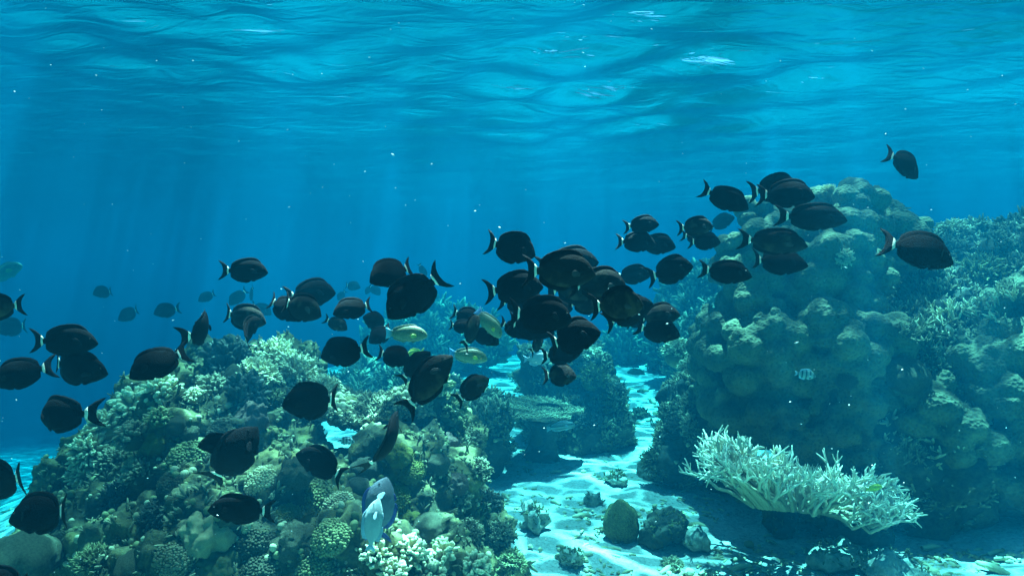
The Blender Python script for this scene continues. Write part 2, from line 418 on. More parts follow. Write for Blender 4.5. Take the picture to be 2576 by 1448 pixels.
o, V, F = boulder('boulder_coral', [B(2560, 900, 3.9, .34), B(2460, 880, 4.1, .25), B(2640, 860, 3.9, .35), B(2400, 870, 4.3, .18)], 40, (.06, .12), .015,
    'ridged boulder coral shoulder at the right edge below the branching thicket', 'boulder coral', seed=12)
SURFS['shoulder'] = (V, F)
o, V, F = mass('reef_slope', [B(2360, 700, 4.76, 0.297), B(2450, 680, 4.93, 0.357), B(2400, 620, 5.10, 0.136), B(2560, 720, 4.76, 0.425), B(2330, 790, 4.50, 0.306), B(2400, 820, 4.25, 0.383), B(2250, 760, 4.76, 0.255), B(2500, 850, 4.17, 0.425), B(2700, 800, 4.25, 0.680), B(2350, 950, 4.08, 0.510), B(2600, 1000, 4.08, 0.680), B(2300, 1150, 3.82, 0.425)],
    .024, M_DROCK, 'sloping coral-grown reef wall climbing to the right edge of the view', 'reef wall', amp=.085, freq=4, lumps=.8, lf=6)
SURFS['slope'] = (V, F)
# ------------------------------------------------------------ coral growth forms
def tube(mb, pts, rad, sides=6, t0=0., t1=0., mi=0):
    pts = np.asarray(pts, float); n = len(pts)
    tan = np.gradient(pts, axis=0); tan /= np.linalg.norm(tan, axis=1)[:, None] + 1e-9
    ref = np.array([1., 0, 0]) if abs(tan[0][0]) < .8 else np.array([0, 1., 0])
    a = np.cross(tan, ref); a /= np.linalg.norm(a, axis=1)[:, None] + 1e-9; b = np.cross(tan, a)
    th = np.arange(sides) * 2 * math.pi / sides
    rad = np.asarray(rad, float)
    V = pts[:, None] + rad[:, None, None] * (np.cos(th)[None, :, None] * a[:, None] + np.sin(th)[None, :, None] * b[:, None])
    V = np.concatenate([V.reshape(-1, 3), (pts[-1] + tan[-1] * rad[-1] * .9)[None]])
    F = []
    for i in range(n - 1):
        for j in range(sides):
            k = (j + 1) % sides
            F.append((i * sides + j, i * sides + k, (i + 1) * sides + k, (i + 1) * sides + j))
    top = (n - 1) * sides
    for j in range(sides): F.append((top + j, top + (j + 1) % sides, n * sides))
    T = np.concatenate([np.repeat(np.linspace(t0, t1, n), sides), [t1]])
    mb.add(V, F, mi, T)

def fib(n, lo=0.0):
    out = []
    for i in range(n):
        z = lo + (1 - lo) * (i + .5) / n; r = math.sqrt(max(0, 1 - z * z)); a = i * 2.39996
        out.append((r * math.cos(a), r * math.sin(a), z))
    return out

def finger_colony(mat, n, L, r, seed, lo=.05, nubs=0, core=.55, wob=.18, blunt=.8, sides=6, up=.35):
    "unit-sized dome (radius about 1) of fingers radiating from a core"
    q = random.Random(seed); mb = MB()
    mb.add(ICO2[0] * np.array([core, core, core * .8]), ICO2[1])
    for d in fib(n, lo):
        d = Vector(d) + Vector((q.gauss(0, wob), q.gauss(0, wob), q.gauss(0, wob) + up)); d.normalize()
        l_ = L * q.uniform(.7, 1.15); rr = r * q.uniform(.75, 1.25)
        s = d * core * .7; e = d * (core * .75 + l_); mid = (s + e) / 2 + Vector((q.gauss(0, .05), q.gauss(0, .05), .05))
        p = [s, s.lerp(mid, .6), mid.lerp(e, .3), mid.lerp(e, .75), e]
        tube(mb, p, [rr, rr, rr * 1.02, rr * .95, rr * blunt * .62], sides, 0, 1)
        for k in range(nubs):
            f = q.uniform(.45, .9); b = s.lerp(e, f); dd = (d + Vector((q.gauss(0, .8), q.gauss(0, .8), q.gauss(.1, .6)))).normalized()
            ll = l_ * q.uniform(.22, .42)
            tube(mb, [b, b + dd * ll * .6, b + dd * ll], [rr * .8, rr * .75, rr * .42], 5, f * .6, 1)
    return mb.mesh('colony', mat)

def branch(mb, q, p, d, L, r, depth, sides, up, spread, taper=.62, tt=0.):
    n = 4; pts = [p]; dd = d.copy()
    for i in range(n):
        dd = (dd + Vector((q.gauss(0, .12), q.gauss(0, .12), up * .22))).normalized(); pts.append(pts[-1] + dd * L / n)
    last = depth == 0
    rad = np.linspace(r, r * (.42 if last else .8), n + 1)
    tube(mb, pts, rad, sides, min(1, tt), 1.0 if last else min(1, tt + .2))
    if last:
        return
    kids = q.choice((2, 2, 3, 3))
    for k in range(kids):
        i = q.randrange(2, n + 1) if k else n
        ax = Vector((q.gauss(0, 1), q.gauss(0, 1), q.gauss(0, .6))).normalized()
        nd = (dd + ax * spread + Vector((0, 0, up))).normalized()
        branch(mb, q, pts[i], nd, L * q.uniform(.62, .95), r * q.uniform(.72, .88), depth - 1, sides, up, spread, taper, tt + .22)

def staghorn(mat, n, depth, L, r, seed, up=.45, spread=.75, lo=.15, sides=6):
    q = random.Random(seed); mb = MB()
    for d in fib(n, lo):
        d = (Vector(d) + Vector((q.gauss(0, .15), q.gauss(0, .15), .1))).normalized()
        branch(mb, q, Vector((d.x * .12, d.y * .12, 0)), d, L * q.uniform(.8, 1.15), r, depth, sides, up, spread)
    return mb.mesh('colony', mat)

def dome(mat, seed, amp=.08, freq=2.2, sq=.8, lumps=.5, lf=3):
    V = ICO4[0] * np.array([1, 1, sq]) if lumps > .6 else ICO3[0] * np.array([1, 1, sq])
    F = ICO4[1] if lumps > .6 else ICO3[1]
    N = V / np.linalg.norm(V, axis=1)[:, None]
    V = roughen(V, N, amp, freq, seed * 3.7, False, lumps, lf)
    mb = MB(); mb.add(V, F); return mb.mesh('colony', mat)

def plate(mat, seed, n=900, lobes=5, rim=.10, knob=.035, dish=.08, stalk=True):
    "table coral: thin plate with an uneven rim, short knobs all over the top, a stalk below"
    q = random.Random(seed); mb = MB(); rings, seg = 16, 60
    ph = [q.uniform(0, 6.28) for _ in range(4)]
    def R_(a): return 1 + .12 * math.sin(2 * a + ph[0]) + .10 * math.sin(3 * a + ph[1]) + .05 * math.sin(lobes * a + ph[2]) + .03 * math.sin(11 * a + ph[3])
    def top(f, a): return dish * f * f + .03 * math.sin(3 * a + 4 * f) * f
    for side in (1, -1):
        V, F = [(0, 0, top(0, 0) if side > 0 else -.32)], []
        for i in range(1, rings + 1):
            f = i / rings
            for j in range(seg):
                a = 2 * math.pi * j / seg; rr = R_(a) * f
                z = top(f, a) if side > 0 else top(f, a) - .05 - .28 * (1 - f) ** 1.8 - (.012 * math.sin(18 * a) * f)
                V.append((rr * math.cos(a), rr * math.sin(a), z))
        for j in range(seg): F.append((0, 1 + j, 1 + (j + 1) % seg))
        for i in range(rings - 1):
            for j in range(seg):
                k = (j + 1) % seg; b = 1 + i * seg; F.append((b + j, b + seg + j, b + seg + k, b + k))
        mb.add(V, F)
    b = mb.n - (1 + rings * seg) * 2
    o1 = 1 + (rings - 1) * seg; o2 = (1 + rings * seg) + o1
    mb.f.extend([(o1 + j, o2 + j, o2 + (j + 1) % seg, o1 + (j + 1) % seg) for j in range(seg)]); mb.m.extend([0] * seg)
    for i in range(n):
        f = math.sqrt(q.random()); a = q.uniform(0, 6.283); rr = R_(a) * f
        p = Vector((rr * math.cos(a), rr * math.sin(a), top(f, a) - .01)); d = Vector((p.x * .5 * f + q.gauss(0, .2), p.y * .5 * f + q.gauss(0, .2), 1)).normalized()
        h = knob * q.uniform(.7, 1.6)
        tube(mb, [p, p + d * h * .7, p + d * h], [.020, .019, .011], 5, .2, 1)
    if stalk: tube(mb, [(0, 0, -.2), (.02, 0, -.5), (.0, .03, -.9)], [.30, .2, .26], 14)
    return mb.mesh('colony', mat)

def cushion(mat, seed, n=260, r=.055):
    "knobbly dome covered in small round knobs"
    q = random.Random(seed); mb = MB(); mb.add(ICO3[0] * np.array([.88, .88, .66]), ICO3[1])
    for d in fib(n, -.1):
        p = np.array([d[0] * .88, d[1] * .88, d[2] * .66]) * q.uniform(.95, 1.08); k = r * q.uniform(.7, 1.7)
        mb.add(ICO1[0] * k * np.array([1, 1, q.uniform(.9, 1.5)]) + p, ICO1[1], 0, np.full(len(ICO1[0]), .4))
    return mb.mesh('colony', mat)

KINDS = {}
def kind(key, fn, variants, *a, **k):
    KINDS[key] = (fn, variants, a, k, {})
kind('finger', finger_colony, 3, n=85, L=.5, r=.065, nubs=1)
kind('fat', finger_colony, 3, n=60, L=.42, r=.095, nubs=2, blunt=1.0, core=.6)
kind('bushy', finger_colony, 3, n=120, L=.42, r=.040, nubs=5, blunt=.9, core=.6, sides=5)
kind('column', finger_colony, 3, n=45, L=.62, r=.085, nubs=3, blunt=1.0, core=.5, up=.9, lo=-.1)
kind('needle', finger_colony, 2, n=110, L=.6, r=.028, nubs=2, core=.42, up=.55, sides=5)
kind('stag', staghorn, 3, n=11, depth=2, L=.40, r=.045, sides=6)
kind('sparse', staghorn, 2, n=6, depth=2, L=.42, r=.05, sides=6, up=.6)
kind('dome', dome, 3, amp=.10, freq=2.0)
kind('lump', dome, 2, amp=.22, freq=1.6, lumps=.9, lf=2.6)
kind('cushion', cushion, 3)
kind('plate', plate, 2)
CM = {}
def colony_mesh(key, mat, v):
    fn, nv, a, k, cache = KINDS[key]; v %= nv
    c = (mat.name, v)
    if c not in cache:
        if cache and any(x[1] == v for x in cache):
            src = next(cache[x] for x in cache if x[1] == v); me = src.copy(); me.materials.clear(); me.materials.append(mat)
        else:
            seed = v * 7 + len(key) * 13 + ord(key[0])
            me = fn(mat, *a, seed=seed, **k)
        me.name = key + '_coral'; cache[c] = me
    return cache[c]

def place(name, key, mat, px, py, w, label, sx=1., sz=1., tilt=.5, sink=.25, group=None, cat='coral', depth=None, back=0., v=None, rot=None):
    "stand a colony on whatever reef or sand the picture position shows"
    if depth is None:
        h = hit(px, py)
        if h is None: print('no ground at', px, py, label); return
        p, nor = h
    else:
        p, nor = at(px, py, depth), Vector((0, -.3, 1)).normalized()
    r = w / 2 * p.y / K
    up = (nor * tilt + Vector((0, 0, 1)) * (1 - tilt)).normalized()
    qd = up.to_track_quat('Z', 'Y') @ Quaternion((0, 0, 1), rng.uniform(0, 6.28) if rot is None else rot)
    me = colony_mesh(key, mat, rng.randrange(9) if v is None else v)
    o = obj(name, me); o.rotation_mode = 'QUATERNION'; o.rotation_quaternion = qd
    o.scale = (r * sx, r, r * sz); o.location = p - up * r * sink + Vector((0, back, 0))
    tag(o, label, cat, group); return o

G1 = 'finger corals on the left mound'
M_EGG = coral_mat('egg_coral', (.17, .145, .05), var=.5, s=9, bd=.012, dots=30)
L = [
 # name, form, material, px, py, width, label, options
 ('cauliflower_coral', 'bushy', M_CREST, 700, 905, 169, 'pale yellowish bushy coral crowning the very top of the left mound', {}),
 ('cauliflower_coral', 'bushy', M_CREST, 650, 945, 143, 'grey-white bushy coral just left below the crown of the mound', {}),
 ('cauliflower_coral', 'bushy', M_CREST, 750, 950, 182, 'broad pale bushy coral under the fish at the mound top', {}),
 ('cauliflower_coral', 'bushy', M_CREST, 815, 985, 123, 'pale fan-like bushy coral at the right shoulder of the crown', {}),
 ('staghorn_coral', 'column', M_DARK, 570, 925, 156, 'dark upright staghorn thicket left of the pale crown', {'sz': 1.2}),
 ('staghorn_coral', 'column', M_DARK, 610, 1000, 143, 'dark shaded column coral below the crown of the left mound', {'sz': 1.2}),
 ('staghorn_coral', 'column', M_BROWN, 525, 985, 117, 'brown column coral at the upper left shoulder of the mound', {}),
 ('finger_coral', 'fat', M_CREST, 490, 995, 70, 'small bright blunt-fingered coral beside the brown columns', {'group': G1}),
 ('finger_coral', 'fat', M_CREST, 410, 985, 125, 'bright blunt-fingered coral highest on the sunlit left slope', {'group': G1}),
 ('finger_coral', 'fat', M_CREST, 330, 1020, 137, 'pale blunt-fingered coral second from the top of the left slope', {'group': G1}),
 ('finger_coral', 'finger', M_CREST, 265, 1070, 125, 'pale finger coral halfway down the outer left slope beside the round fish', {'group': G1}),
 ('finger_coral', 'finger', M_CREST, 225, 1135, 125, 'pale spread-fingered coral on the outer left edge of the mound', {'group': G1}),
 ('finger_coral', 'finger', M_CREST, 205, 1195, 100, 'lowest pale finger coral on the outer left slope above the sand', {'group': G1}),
 ('finger_coral', 'fat', M_BROWN, 330, 1095, 110, 'brownish finger coral in the middle of the left slope', {'group': G1}),
 ('finger_coral', 'finger', M_BROWN, 285, 1160, 100, 'brownish finger coral low on the left slope inside the pale ones', {'group': G1}),
 ('finger_coral', 'finger', M_BROWN, 345, 1190, 100, 'dim brown finger coral at the edge of the dark gully', {'group': G1}),
 ('finger_coral', 'fat', M_OLIVE, 400, 1050, 75, 'olive blunt coral between the bright slope and the round pale coral', {'group': G1}),
 ('brain_coral', 'dome', M_DOME, 443, 1065, 52, 'round ringed pale coral on the upper left slope', {}),
 ('leafy_coral', 'lump', M_YELLOW, 385, 1110, 62, 'yellow-green lumpy coral patch on the left slope', {}),
 ('brain_coral', 'dome', M_DOME, 475, 1085, 48, 'small grey dome coral right of the yellow-green patch', {}),
 ('massive_coral', 'cushion', M_DOME, 560, 1075, 90, 'knobby grey coral left of the tall tan coral', {}),
 ('massive_coral', 'lump', M_PINK, 635, 1055, 85, 'tall tan pitted coral leaning on the mound below the crown', {'sz': 1.6, 'sx': .7}),
 ('finger_coral', 'bushy', M_OLIVE, 685, 1000, 80, 'yellowish short-branched coral left of the round black fish', {}),
 ('massive_coral', 'cushion', M_OLIVE, 470, 1150, 110, 'olive knobbly coral above the dark gully', {}),
 ('massive_coral', 'cushion', M_DOME, 430, 1215, 90, 'dim knobbly coral at the rim of the dark gully', {}),
 ('column_coral', 'column', M_OLIVE, 1090, 985, 137, 'olive column coral standing on the right block of the mound', {'sz': 1.1}),
 ('column_coral', 'column', M_BROWN, 1045, 1030, 112, 'brown column coral where the ledge meets the right block', {}),
 ('column_coral', 'column', M_OLIVE, 1130, 1035, 112, 'olive column coral above the pinkish coral', {}),
 ('massive_coral', 'lump', M_PINK, 1128, 1112, 72, 'pinkish smooth round coral on the right face of the mound', {}),
 ('brain_coral', 'dome', M_DOME, 1108, 1160, 62, 'grey brain coral just below the pinkish round coral', {}),
 ('brain_coral', 'dome', M_DOME, 1085, 1172, 30, 'tiny dome coral at the left foot of the grey brain coral', {}),
 ('massive_coral', 'lump', M_PINK, 1150, 1215, 60, 'pinkish-brown lump below the grey brain coral', {}),
 ('maze_coral', 'dome', M_MAZE, 925, 1170, 85, 'brown maze-patterned coral in the shadowed hollow', {}),
 ('maze_coral', 'dome', M_MAZE, 900, 1215, 60, 'dark maze-patterned coral below its larger neighbour', {}),
 ('leafy_coral', 'lump', M_YELLOW, 1005, 1140, 70, 'yellow-tan rough coral right of the maze coral', {}),
 ('leafy_coral', 'cushion', M_YELLOW, 1035, 1180, 80, 'yellow-green knobby coral in the centre of the right face', {}),
 ('leafy_coral', 'cushion', M_YELLOW, 1010, 1250, 90, 'yellow-green knobby coral directly right of the blue-edged fish', {}),
 ('leafy_coral', 'lump', M_YELLOW, 1030, 1300, 60, 'lowest yellow-green coral beside the fuzzy brain coral', {}),
 ('brain_coral', 'dome', M_DOME, 1078, 1318, 96, 'fuzzy grey-green brain coral above the white-tipped finger corals', {}),
 ('bushy_coral', 'bushy', M_BROWN, 1185, 1110, 95, 'brown bushy coral at the top of the right slope above the sand', {}),
 ('bushy_coral', 'bushy', M_BROWN, 1200, 1185, 105, 'brown bushy coral bordering the sand near the bright streak', {}),
 ('bushy_coral', 'column', M_BROWN, 1150, 1265, 105, 'dark column-like bushy coral in the middle of the right slope', {}),
 ('bushy_coral', 'bushy', M_DARK, 1225, 1265, 100, 'dark bushy coral on the edge of the mound at mid slope', {}),
 ('bushy_coral', 'bushy', M_BROWN, 1180, 1340, 100, 'brown bushy coral right of the fuzzy brain coral', {}),
 ('bushy_coral', 'bushy', M_BROWN, 1255, 1345, 110, 'brown bushy coral beside the pointed rock on the sand', {}),
 ('bushy_coral', 'bushy', M_OLIVE, 1285, 1415, 100, 'olive bushy coral at the bottom right corner of the mound', {}),
 ('finger_coral', 'fat', M_PALE, 950, 1395, 100, 'white-tipped finger coral under the tail of the pale fish', {'group': 'white-tipped finger corals at the bottom'}),
 ('finger_coral', 'fat', M_PALE, 1035, 1385, 110, 'white-tipped finger coral below the fuzzy brain coral', {'group': 'white-tipped finger corals at the bottom'}),
 ('finger_coral', 'fat', M_PALE, 1115, 1395, 115, 'white-tipped finger coral in the middle of the bottom thicket', {'group': 'white-tipped finger corals at the bottom'}),
 ('finger_coral', 'fat', M_PALE, 1195, 1425, 105, 'white-tipped finger coral at the right end of the bottom thicket', {'group': 'white-tipped finger corals at the bottom'}),
 ('finger_coral', 'fat', M_PALE, 990, 1440, 110, 'white-tipped finger coral cut by the bottom edge, left one', {'group': 'white-tipped finger corals at the bottom'}),
 ('finger_coral', 'fat', M_PALE, 1080, 1445, 110, 'white-tipped finger coral cut by the bottom edge, right one', {'group': 'white-tipped finger corals at the bottom'}),
 ('massive_coral', 'cushion', M_CREST, 660, 1205, 100, 'bright knobbly coral above the small round-bodied fish', {}),
 ('massive_coral', 'lump', M_DOME, 745, 1180, 90, 'pale sunlit block of coral rock right of the pair of dark fish', {}),
 ('massive_coral', 'cushion', M_OLIVE, 790, 1245, 110, 'greenish knobby coral left of the dark-tailed fish', {}),
 ('massive_coral', 'cushion', M_YELLOW, 720, 1290, 85, 'yellow-green knobby coral right behind the low black fish', {}),
 ('massive_coral', 'cushion', M_PALE, 850, 1270, 90, 'pale knobby coral left of the blue-edged fish', {}),
 ('massive_coral', 'cushion', M_OLIVE, 830, 1345, 110, 'olive knobby coral below and left of the pale fish', {}),
 ('massive_coral', 'lump', M_DOME, 735, 1350, 110, 'grey-green lumpy coral below the low black fish', {}),
 ('massive_coral', 'cushion', M_DOME, 640, 1360, 110, 'grey knobby coral under the belly of the low black fish', {}),
 ('massive_coral', 'lump', M_PALE, 520, 1330, 130, 'big pale rough coral mass left of the low black fish', {}),
 ('massive_coral', 'lump', M_OLIVE, 540, 1415, 120, 'olive lump coral at the bottom edge with a hollow top', {}),
 ('massive_coral', 'cushion', M_BROWN, 440, 1400, 100, 'brown knobby coral right of the ridged dome', {}),
 ('ridged_coral', 'dome', M_DOME, 335, 1420, 100, 'ridged pale green dome coral at the bottom edge', {}),
 ('branching_coral', 'needle', M_OLIVE, 235, 1415, 130, 'fine-branched olive coral left of the ridged dome', {}),
 ('massive_coral', 'dome', M_DOME, 50, 1400, 170, 'large smooth pale dome coral in the bottom left corner', {'depth': 2.5, 'sink': .1}),
 ('massive_coral', 'cushion', M_DOME, 660, 1430, 110, 'grey knobby coral cut by the bottom edge below the black fish', {}),
 ('massive_coral', 'cushion', M_OLIVE, 790, 1430, 110, 'olive knobby coral cut by the bottom edge near the thicket', {}),
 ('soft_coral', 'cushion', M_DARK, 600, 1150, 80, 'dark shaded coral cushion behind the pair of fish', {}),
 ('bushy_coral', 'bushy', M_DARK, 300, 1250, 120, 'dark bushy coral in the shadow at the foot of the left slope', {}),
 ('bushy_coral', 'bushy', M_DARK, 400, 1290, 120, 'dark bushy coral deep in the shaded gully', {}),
 # pillar and table
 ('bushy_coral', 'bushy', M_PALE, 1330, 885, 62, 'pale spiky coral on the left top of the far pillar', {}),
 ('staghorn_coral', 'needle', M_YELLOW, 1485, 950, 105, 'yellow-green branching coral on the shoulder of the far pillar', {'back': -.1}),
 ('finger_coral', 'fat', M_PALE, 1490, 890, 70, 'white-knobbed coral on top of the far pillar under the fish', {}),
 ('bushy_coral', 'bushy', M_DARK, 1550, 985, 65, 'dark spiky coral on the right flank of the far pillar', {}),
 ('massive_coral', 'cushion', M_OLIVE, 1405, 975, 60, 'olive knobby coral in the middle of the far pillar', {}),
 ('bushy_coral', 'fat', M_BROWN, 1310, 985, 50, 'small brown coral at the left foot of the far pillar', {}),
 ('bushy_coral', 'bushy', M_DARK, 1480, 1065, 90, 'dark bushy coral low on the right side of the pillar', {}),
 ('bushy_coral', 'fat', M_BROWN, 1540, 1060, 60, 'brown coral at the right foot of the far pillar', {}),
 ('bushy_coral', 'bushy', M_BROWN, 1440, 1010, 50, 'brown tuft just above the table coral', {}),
 # right of the channel
 ('branching_coral', 'bushy', M_PALE, 1705, 885, 110, 'pale shrubby coral jutting from the outcrop over the far sand', {'depth': 5.2}),
 ('branching_coral', 'bushy', M_PALE, 1740, 925, 90, 'second pale shrubby coral lower beside the boulder coral', {'depth': 4.9}),
 ('massive_coral', 'cushion', M_BROWN, 1600, 938, 48, 'small round bush coral alone on the far sand', {}),
 ('staghorn_coral', 'sparse', M_DARK, 1690, 985, 66, 'dark spiky staghorn sprouting from the shaded outcrop', {'sink': .05}),
 ('bushy_coral', 'bushy', M_BROWN, 1745, 1010, 85, 'brown bush coral on top of the shaded outcrop', {}),
 ('bushy_coral', 'bushy', M_BROWN, 1610, 1045, 70, 'brown bush coral on the sand left of the shaded outcrop', {}),
 ('bushy_coral', 'sparse', M_BROWN, 1650, 1070, 60, 'thin-branched coral at the edge of the sand near the outcrop', {}),
 ('bushy_coral', 'bushy', M_DARK, 1700, 1075, 80, 'dark bush coral on the face of the shaded outcrop', {}),
 ('branching_coral', 'needle', M_BROWN, 1640, 1160, 90, 'small grey branching coral on rubble left of the staghorn', {}),
 ('branching_coral', 'needle', M_PALE, 1705, 1225, 130, 'dense fine staghorn clump in front of the large white staghorn', {'sink': .1}),
 ('massive_coral', 'dome', M_DOME, 1815, 1190, 85, 'smooth boulder left under the large white staghorn', {}),
 ('massive_coral', 'dome', M_EGG, 1563, 1350, 86, 'upright yellow-green egg-shaped coral alone on the sand', {'sz': 1.7, 'sink': -.75, 'tilt': 0}),
 ('bushy_coral', 'bushy', M_PALE, 1690, 1425, 80, 'small pale bush coral at the bottom edge on the sand', {}),
 ('branching_coral', 'sparse', M_PALE, 1290, 955, 55, 'thin white staghorn alone on the far left sand', {'sink': 0}),
 ('branching_coral', 'bushy', M_PALE, 2122, 648, 66, 'white tufted coral growing on the boulder coral face', {}),
 ('branching_coral', 'needle', M_PALE, 2085, 482, 55, 'pale little staghorn tips on the very top of the boulder coral', {'depth': 4.2}),
 ('plate_coral', 'plate', M_YELLOW, 2250, 516, 62, 'yellow leaf-like plate on the right top of the boulder coral', {'depth': 4.35, 'sz': .8}),
 ('plate_coral', 'plate', M_OLIVE, 2245, 553, 56, 'greenish leaf-like plate under the yellow plate', {'depth': 4.35, 'sz': .8}),
 ('massive_coral', 'lump', M_PORITES, 2400, 1190, 150, 'wide greenish flattened coral low on the dark bank', {'sz': .5}),
 ('massive_coral', 'lump', M_PORITES, 2330, 1290, 130, 'lower greenish flattened coral in deep shade of the bank', {'sz': .6}),
 ('brain_coral', 'dome', M_DOME, 2290, 935, 110, 'brain coral knob high on the dark bank', {}),
 ('brain_coral', 'cushion', M_DOME, 2130, 955, 55, 'pale crusty knob on the left end of the dark bank', {}),
 ('thicket_coral', 'stag', M_BROWN, 2300, 745, 150, 'brown staghorn thicket behind the boulder coral', {'sz': .8}),
 ('thicket_coral', 'stag', M_PALE, 2380, 790, 160, 'pale staghorn thicket in the middle of the right wall', {'sz': .8}),
 ('thicket_coral', 'stag', M_BROWN, 2290, 830, 130, 'shaded staghorn thicket low behind the boulder coral', {'sz': .8}),
 ('thicket_coral', 'stag', M_PALE, 2480, 790, 180, 'bright-tipped staghorn thicket by the right edge', {'sz': .8}),
 ('thicket_coral', 'stag', M_PALE, 2540, 735, 150, 'upper bright staghorn thicket cut by the right edge', {'sz': .8}),
 ('thicket_coral', 'needle', M_OLIVE, 2470, 690, 150, 'rounded yellowish thicket right of the large swimming fish', {}),
 ('bushy_coral', 'bushy', M_PALE, 2400, 590, 120, 'sunlit bush coral crowning the far right reef top', {}),
 ('bushy_coral', 'bushy', M_BROWN, 2340, 625, 90, 'brown bush coral above the large swimming fish on the right', {}),
 ('bushy_coral', 'bushy', M_BROWN, 2520, 630, 140, 'brown bush coral on the ridge at the right edge', {}),
]
# rocks and boulders on the sand first, so that corals can stand on them
ROCKS = []
def rock(name, px, py, w, h, label, mat=M_ROCK, cat='rock', amp=.05, depth=None, vox=.008):
    if depth is None: p = hit(px, py + h * .42)[0]; depth = p.y
    r = w / 2 * depth / K; rz = h / 2 * depth / K; c = at(px, py, depth)
    o, V, F = mass(name, [(tuple(c), (r * .9, r * .85, rz * .95)), ((c.x - r * .3, c.y, c.z - rz * .3), (r * .7, r * .7, rz * .7)), ((c.x + r * .35, c.y - r * .1, c.z - rz * .2), (r * .6, r * .6, rz * .7))],
                vox, mat, label, cat, amp=amp * 1.5, freq=7, lumps=.7, lf=14)
    SURFS['rock%d' % len(ROCKS)] = (V, F); ROCKS.append(o); return o
rock('pointed_rock', 1340, 1300, 72, 78, 'small pointed grey rock on the sand beside the left mound', M_PROCK, amp=.05)
rock('reef_rock', 1672, 1330, 120, 84, 'dark pitted rock right of the yellow-green egg-shaped coral', M_DROCK, amp=.03)
rock('pale_rock', 1752, 1352, 66, 64, 'pale round rock at the edge of the bright rubble', M_PROCK, amp=.02)
rock('reef_rock', 1650, 1175, 90, 60, 'low rubble-covered rock at the right bank of the sand channel', M_PROCK, amp=.03)
rock('reef_rock', 1545, 1200, 62, 34, 'small crumbled rock in the middle of the sand channel', M_PROCK, amp=.03)
rock('reef_rock', 1500, 1250, 46, 36, 'pale jagged rubble lump just above the egg-shaped coral', M_PROCK, amp=.035)
rock('reef_rock', 2010, 1290, 190, 80, 'dark rock base beneath the large white staghorn', M_ROCK, amp=.05, vox=.012)
rock('reef_rock', 2160, 1330, 170, 90, 'smooth dark boulder at the right foot of the white staghorn', M_DROCK, amp=.02, vox=.012)
rock('reef_rock', 2110, 1395, 150, 60, 'sunlit rounded rock on the rubble bed at the bottom right', M_PROCK, amp=.02)
rock('reef_rock', 2250, 1425, 170, 60, 'low bright rock beside the bottom edge on the right', M_PROCK, amp=.02)
rock('reef_rock', 1830, 1190, 110, 90, 'grey rock supporting the left end of the white staghorn', M_DROCK, amp=.03)
rock('reef_rock', 1440, 1400, 60, 40, 'small flat stone at the bottom of the sand channel', M_PROCK, amp=.02)
for nm, fm, mt, px, py, w, lb, kw in L:
    place(nm, fm, mt, px, py, w, lb, **kw)

# the table coral: plate on a stalk
t = link(bpy.data.objects.new('table_coral', None)); t.location = at(1362, 1032, 4.9)
tag(t, 'flat brown table coral on a stalk shading the sand before the pillar', 'table coral')
o = obj('plate', colony_mesh('plate', M_BROWN, 0), t); s = 112 * 4.9 / K; o.scale = (s, s * .9, s * .8); o.rotation_euler = (R(6), R(2), .6)
mb = MB(); tube(mb, [(.02, 0, -.02), (.03, .03, -.1), (.02, .05, -.22), (.0, .05, -.36)], [.15, .10, .09, .14], 16)
obj('stalk', mb.mesh('stalk', M_DROCK), t)

# the large white staghorn: a broad thicket of antler branches
def big_stag():
    q = random.Random(21); mb = MB(); D = 3.35
    for i in range(130):
        u = q.random(); w = q.uniform(-1, 1)
        cx = 1805 + u * 425; top = 1062 + u * 130 + q.uniform(0, 22)
        base = at(cx * .55 + 2010 * .45, 1295 - 20 * (1 - u), D + w * .10)
        # long low limb from the base out to the crown, then upright antlers along it
        mid = at(cx, top + q.uniform(95, 150), D + w * .28)
        k = mid - base; pts = [base, base + k * .35 + Vector((0, 0, .01)), base + k * .7 + Vector((0, 0, .015)), mid]
        tube(mb, pts, [.011, .010, .009, .009], 7, 0, .1)
        out = Vector(((u - .5) * 1.5, w * .8 - .15, .75)).normalized()
        branch(mb, q, mid, out, q.uniform(.055, .088), .0092, 3, 5, .14, .76, .62, .15)
    for i in range(70):          # outward-reaching antlers at both ends and the front
        side = q.choice((-1, -1, 1, 1, 0, 0)); u = {-1: q.uniform(0, .2), 1: q.uniform(.8, 1.0), 0: q.random()}[side]
        cx = 1800 + u * 420; p = at(cx, 1150 + u * 110 + q.uniform(-45, 35), D + q.uniform(-.25, .1))
        d = Vector((side * 1.0 + q.gauss(0, .2), -.75 if side == 0 else q.uniform(-.6, .2), q.uniform(-.1, .5))).normalized()
        branch(mb, q, p - d * .05, d, q.uniform(.05, .08), .0098, 3, 5, .06, .8, .62, .2)
    return mb
c = at(2010, 1300, 3.35); mb = big_stag(); mb.v = [v - np.array(c, dtype=np.float32) for v in mb.v]
o = obj('staghorn_coral', mb.mesh('staghorn', M_WHITE)); o.location = c
tag(o, 'large creamy-white staghorn coral spreading its antlers low on the right', 'staghorn coral')

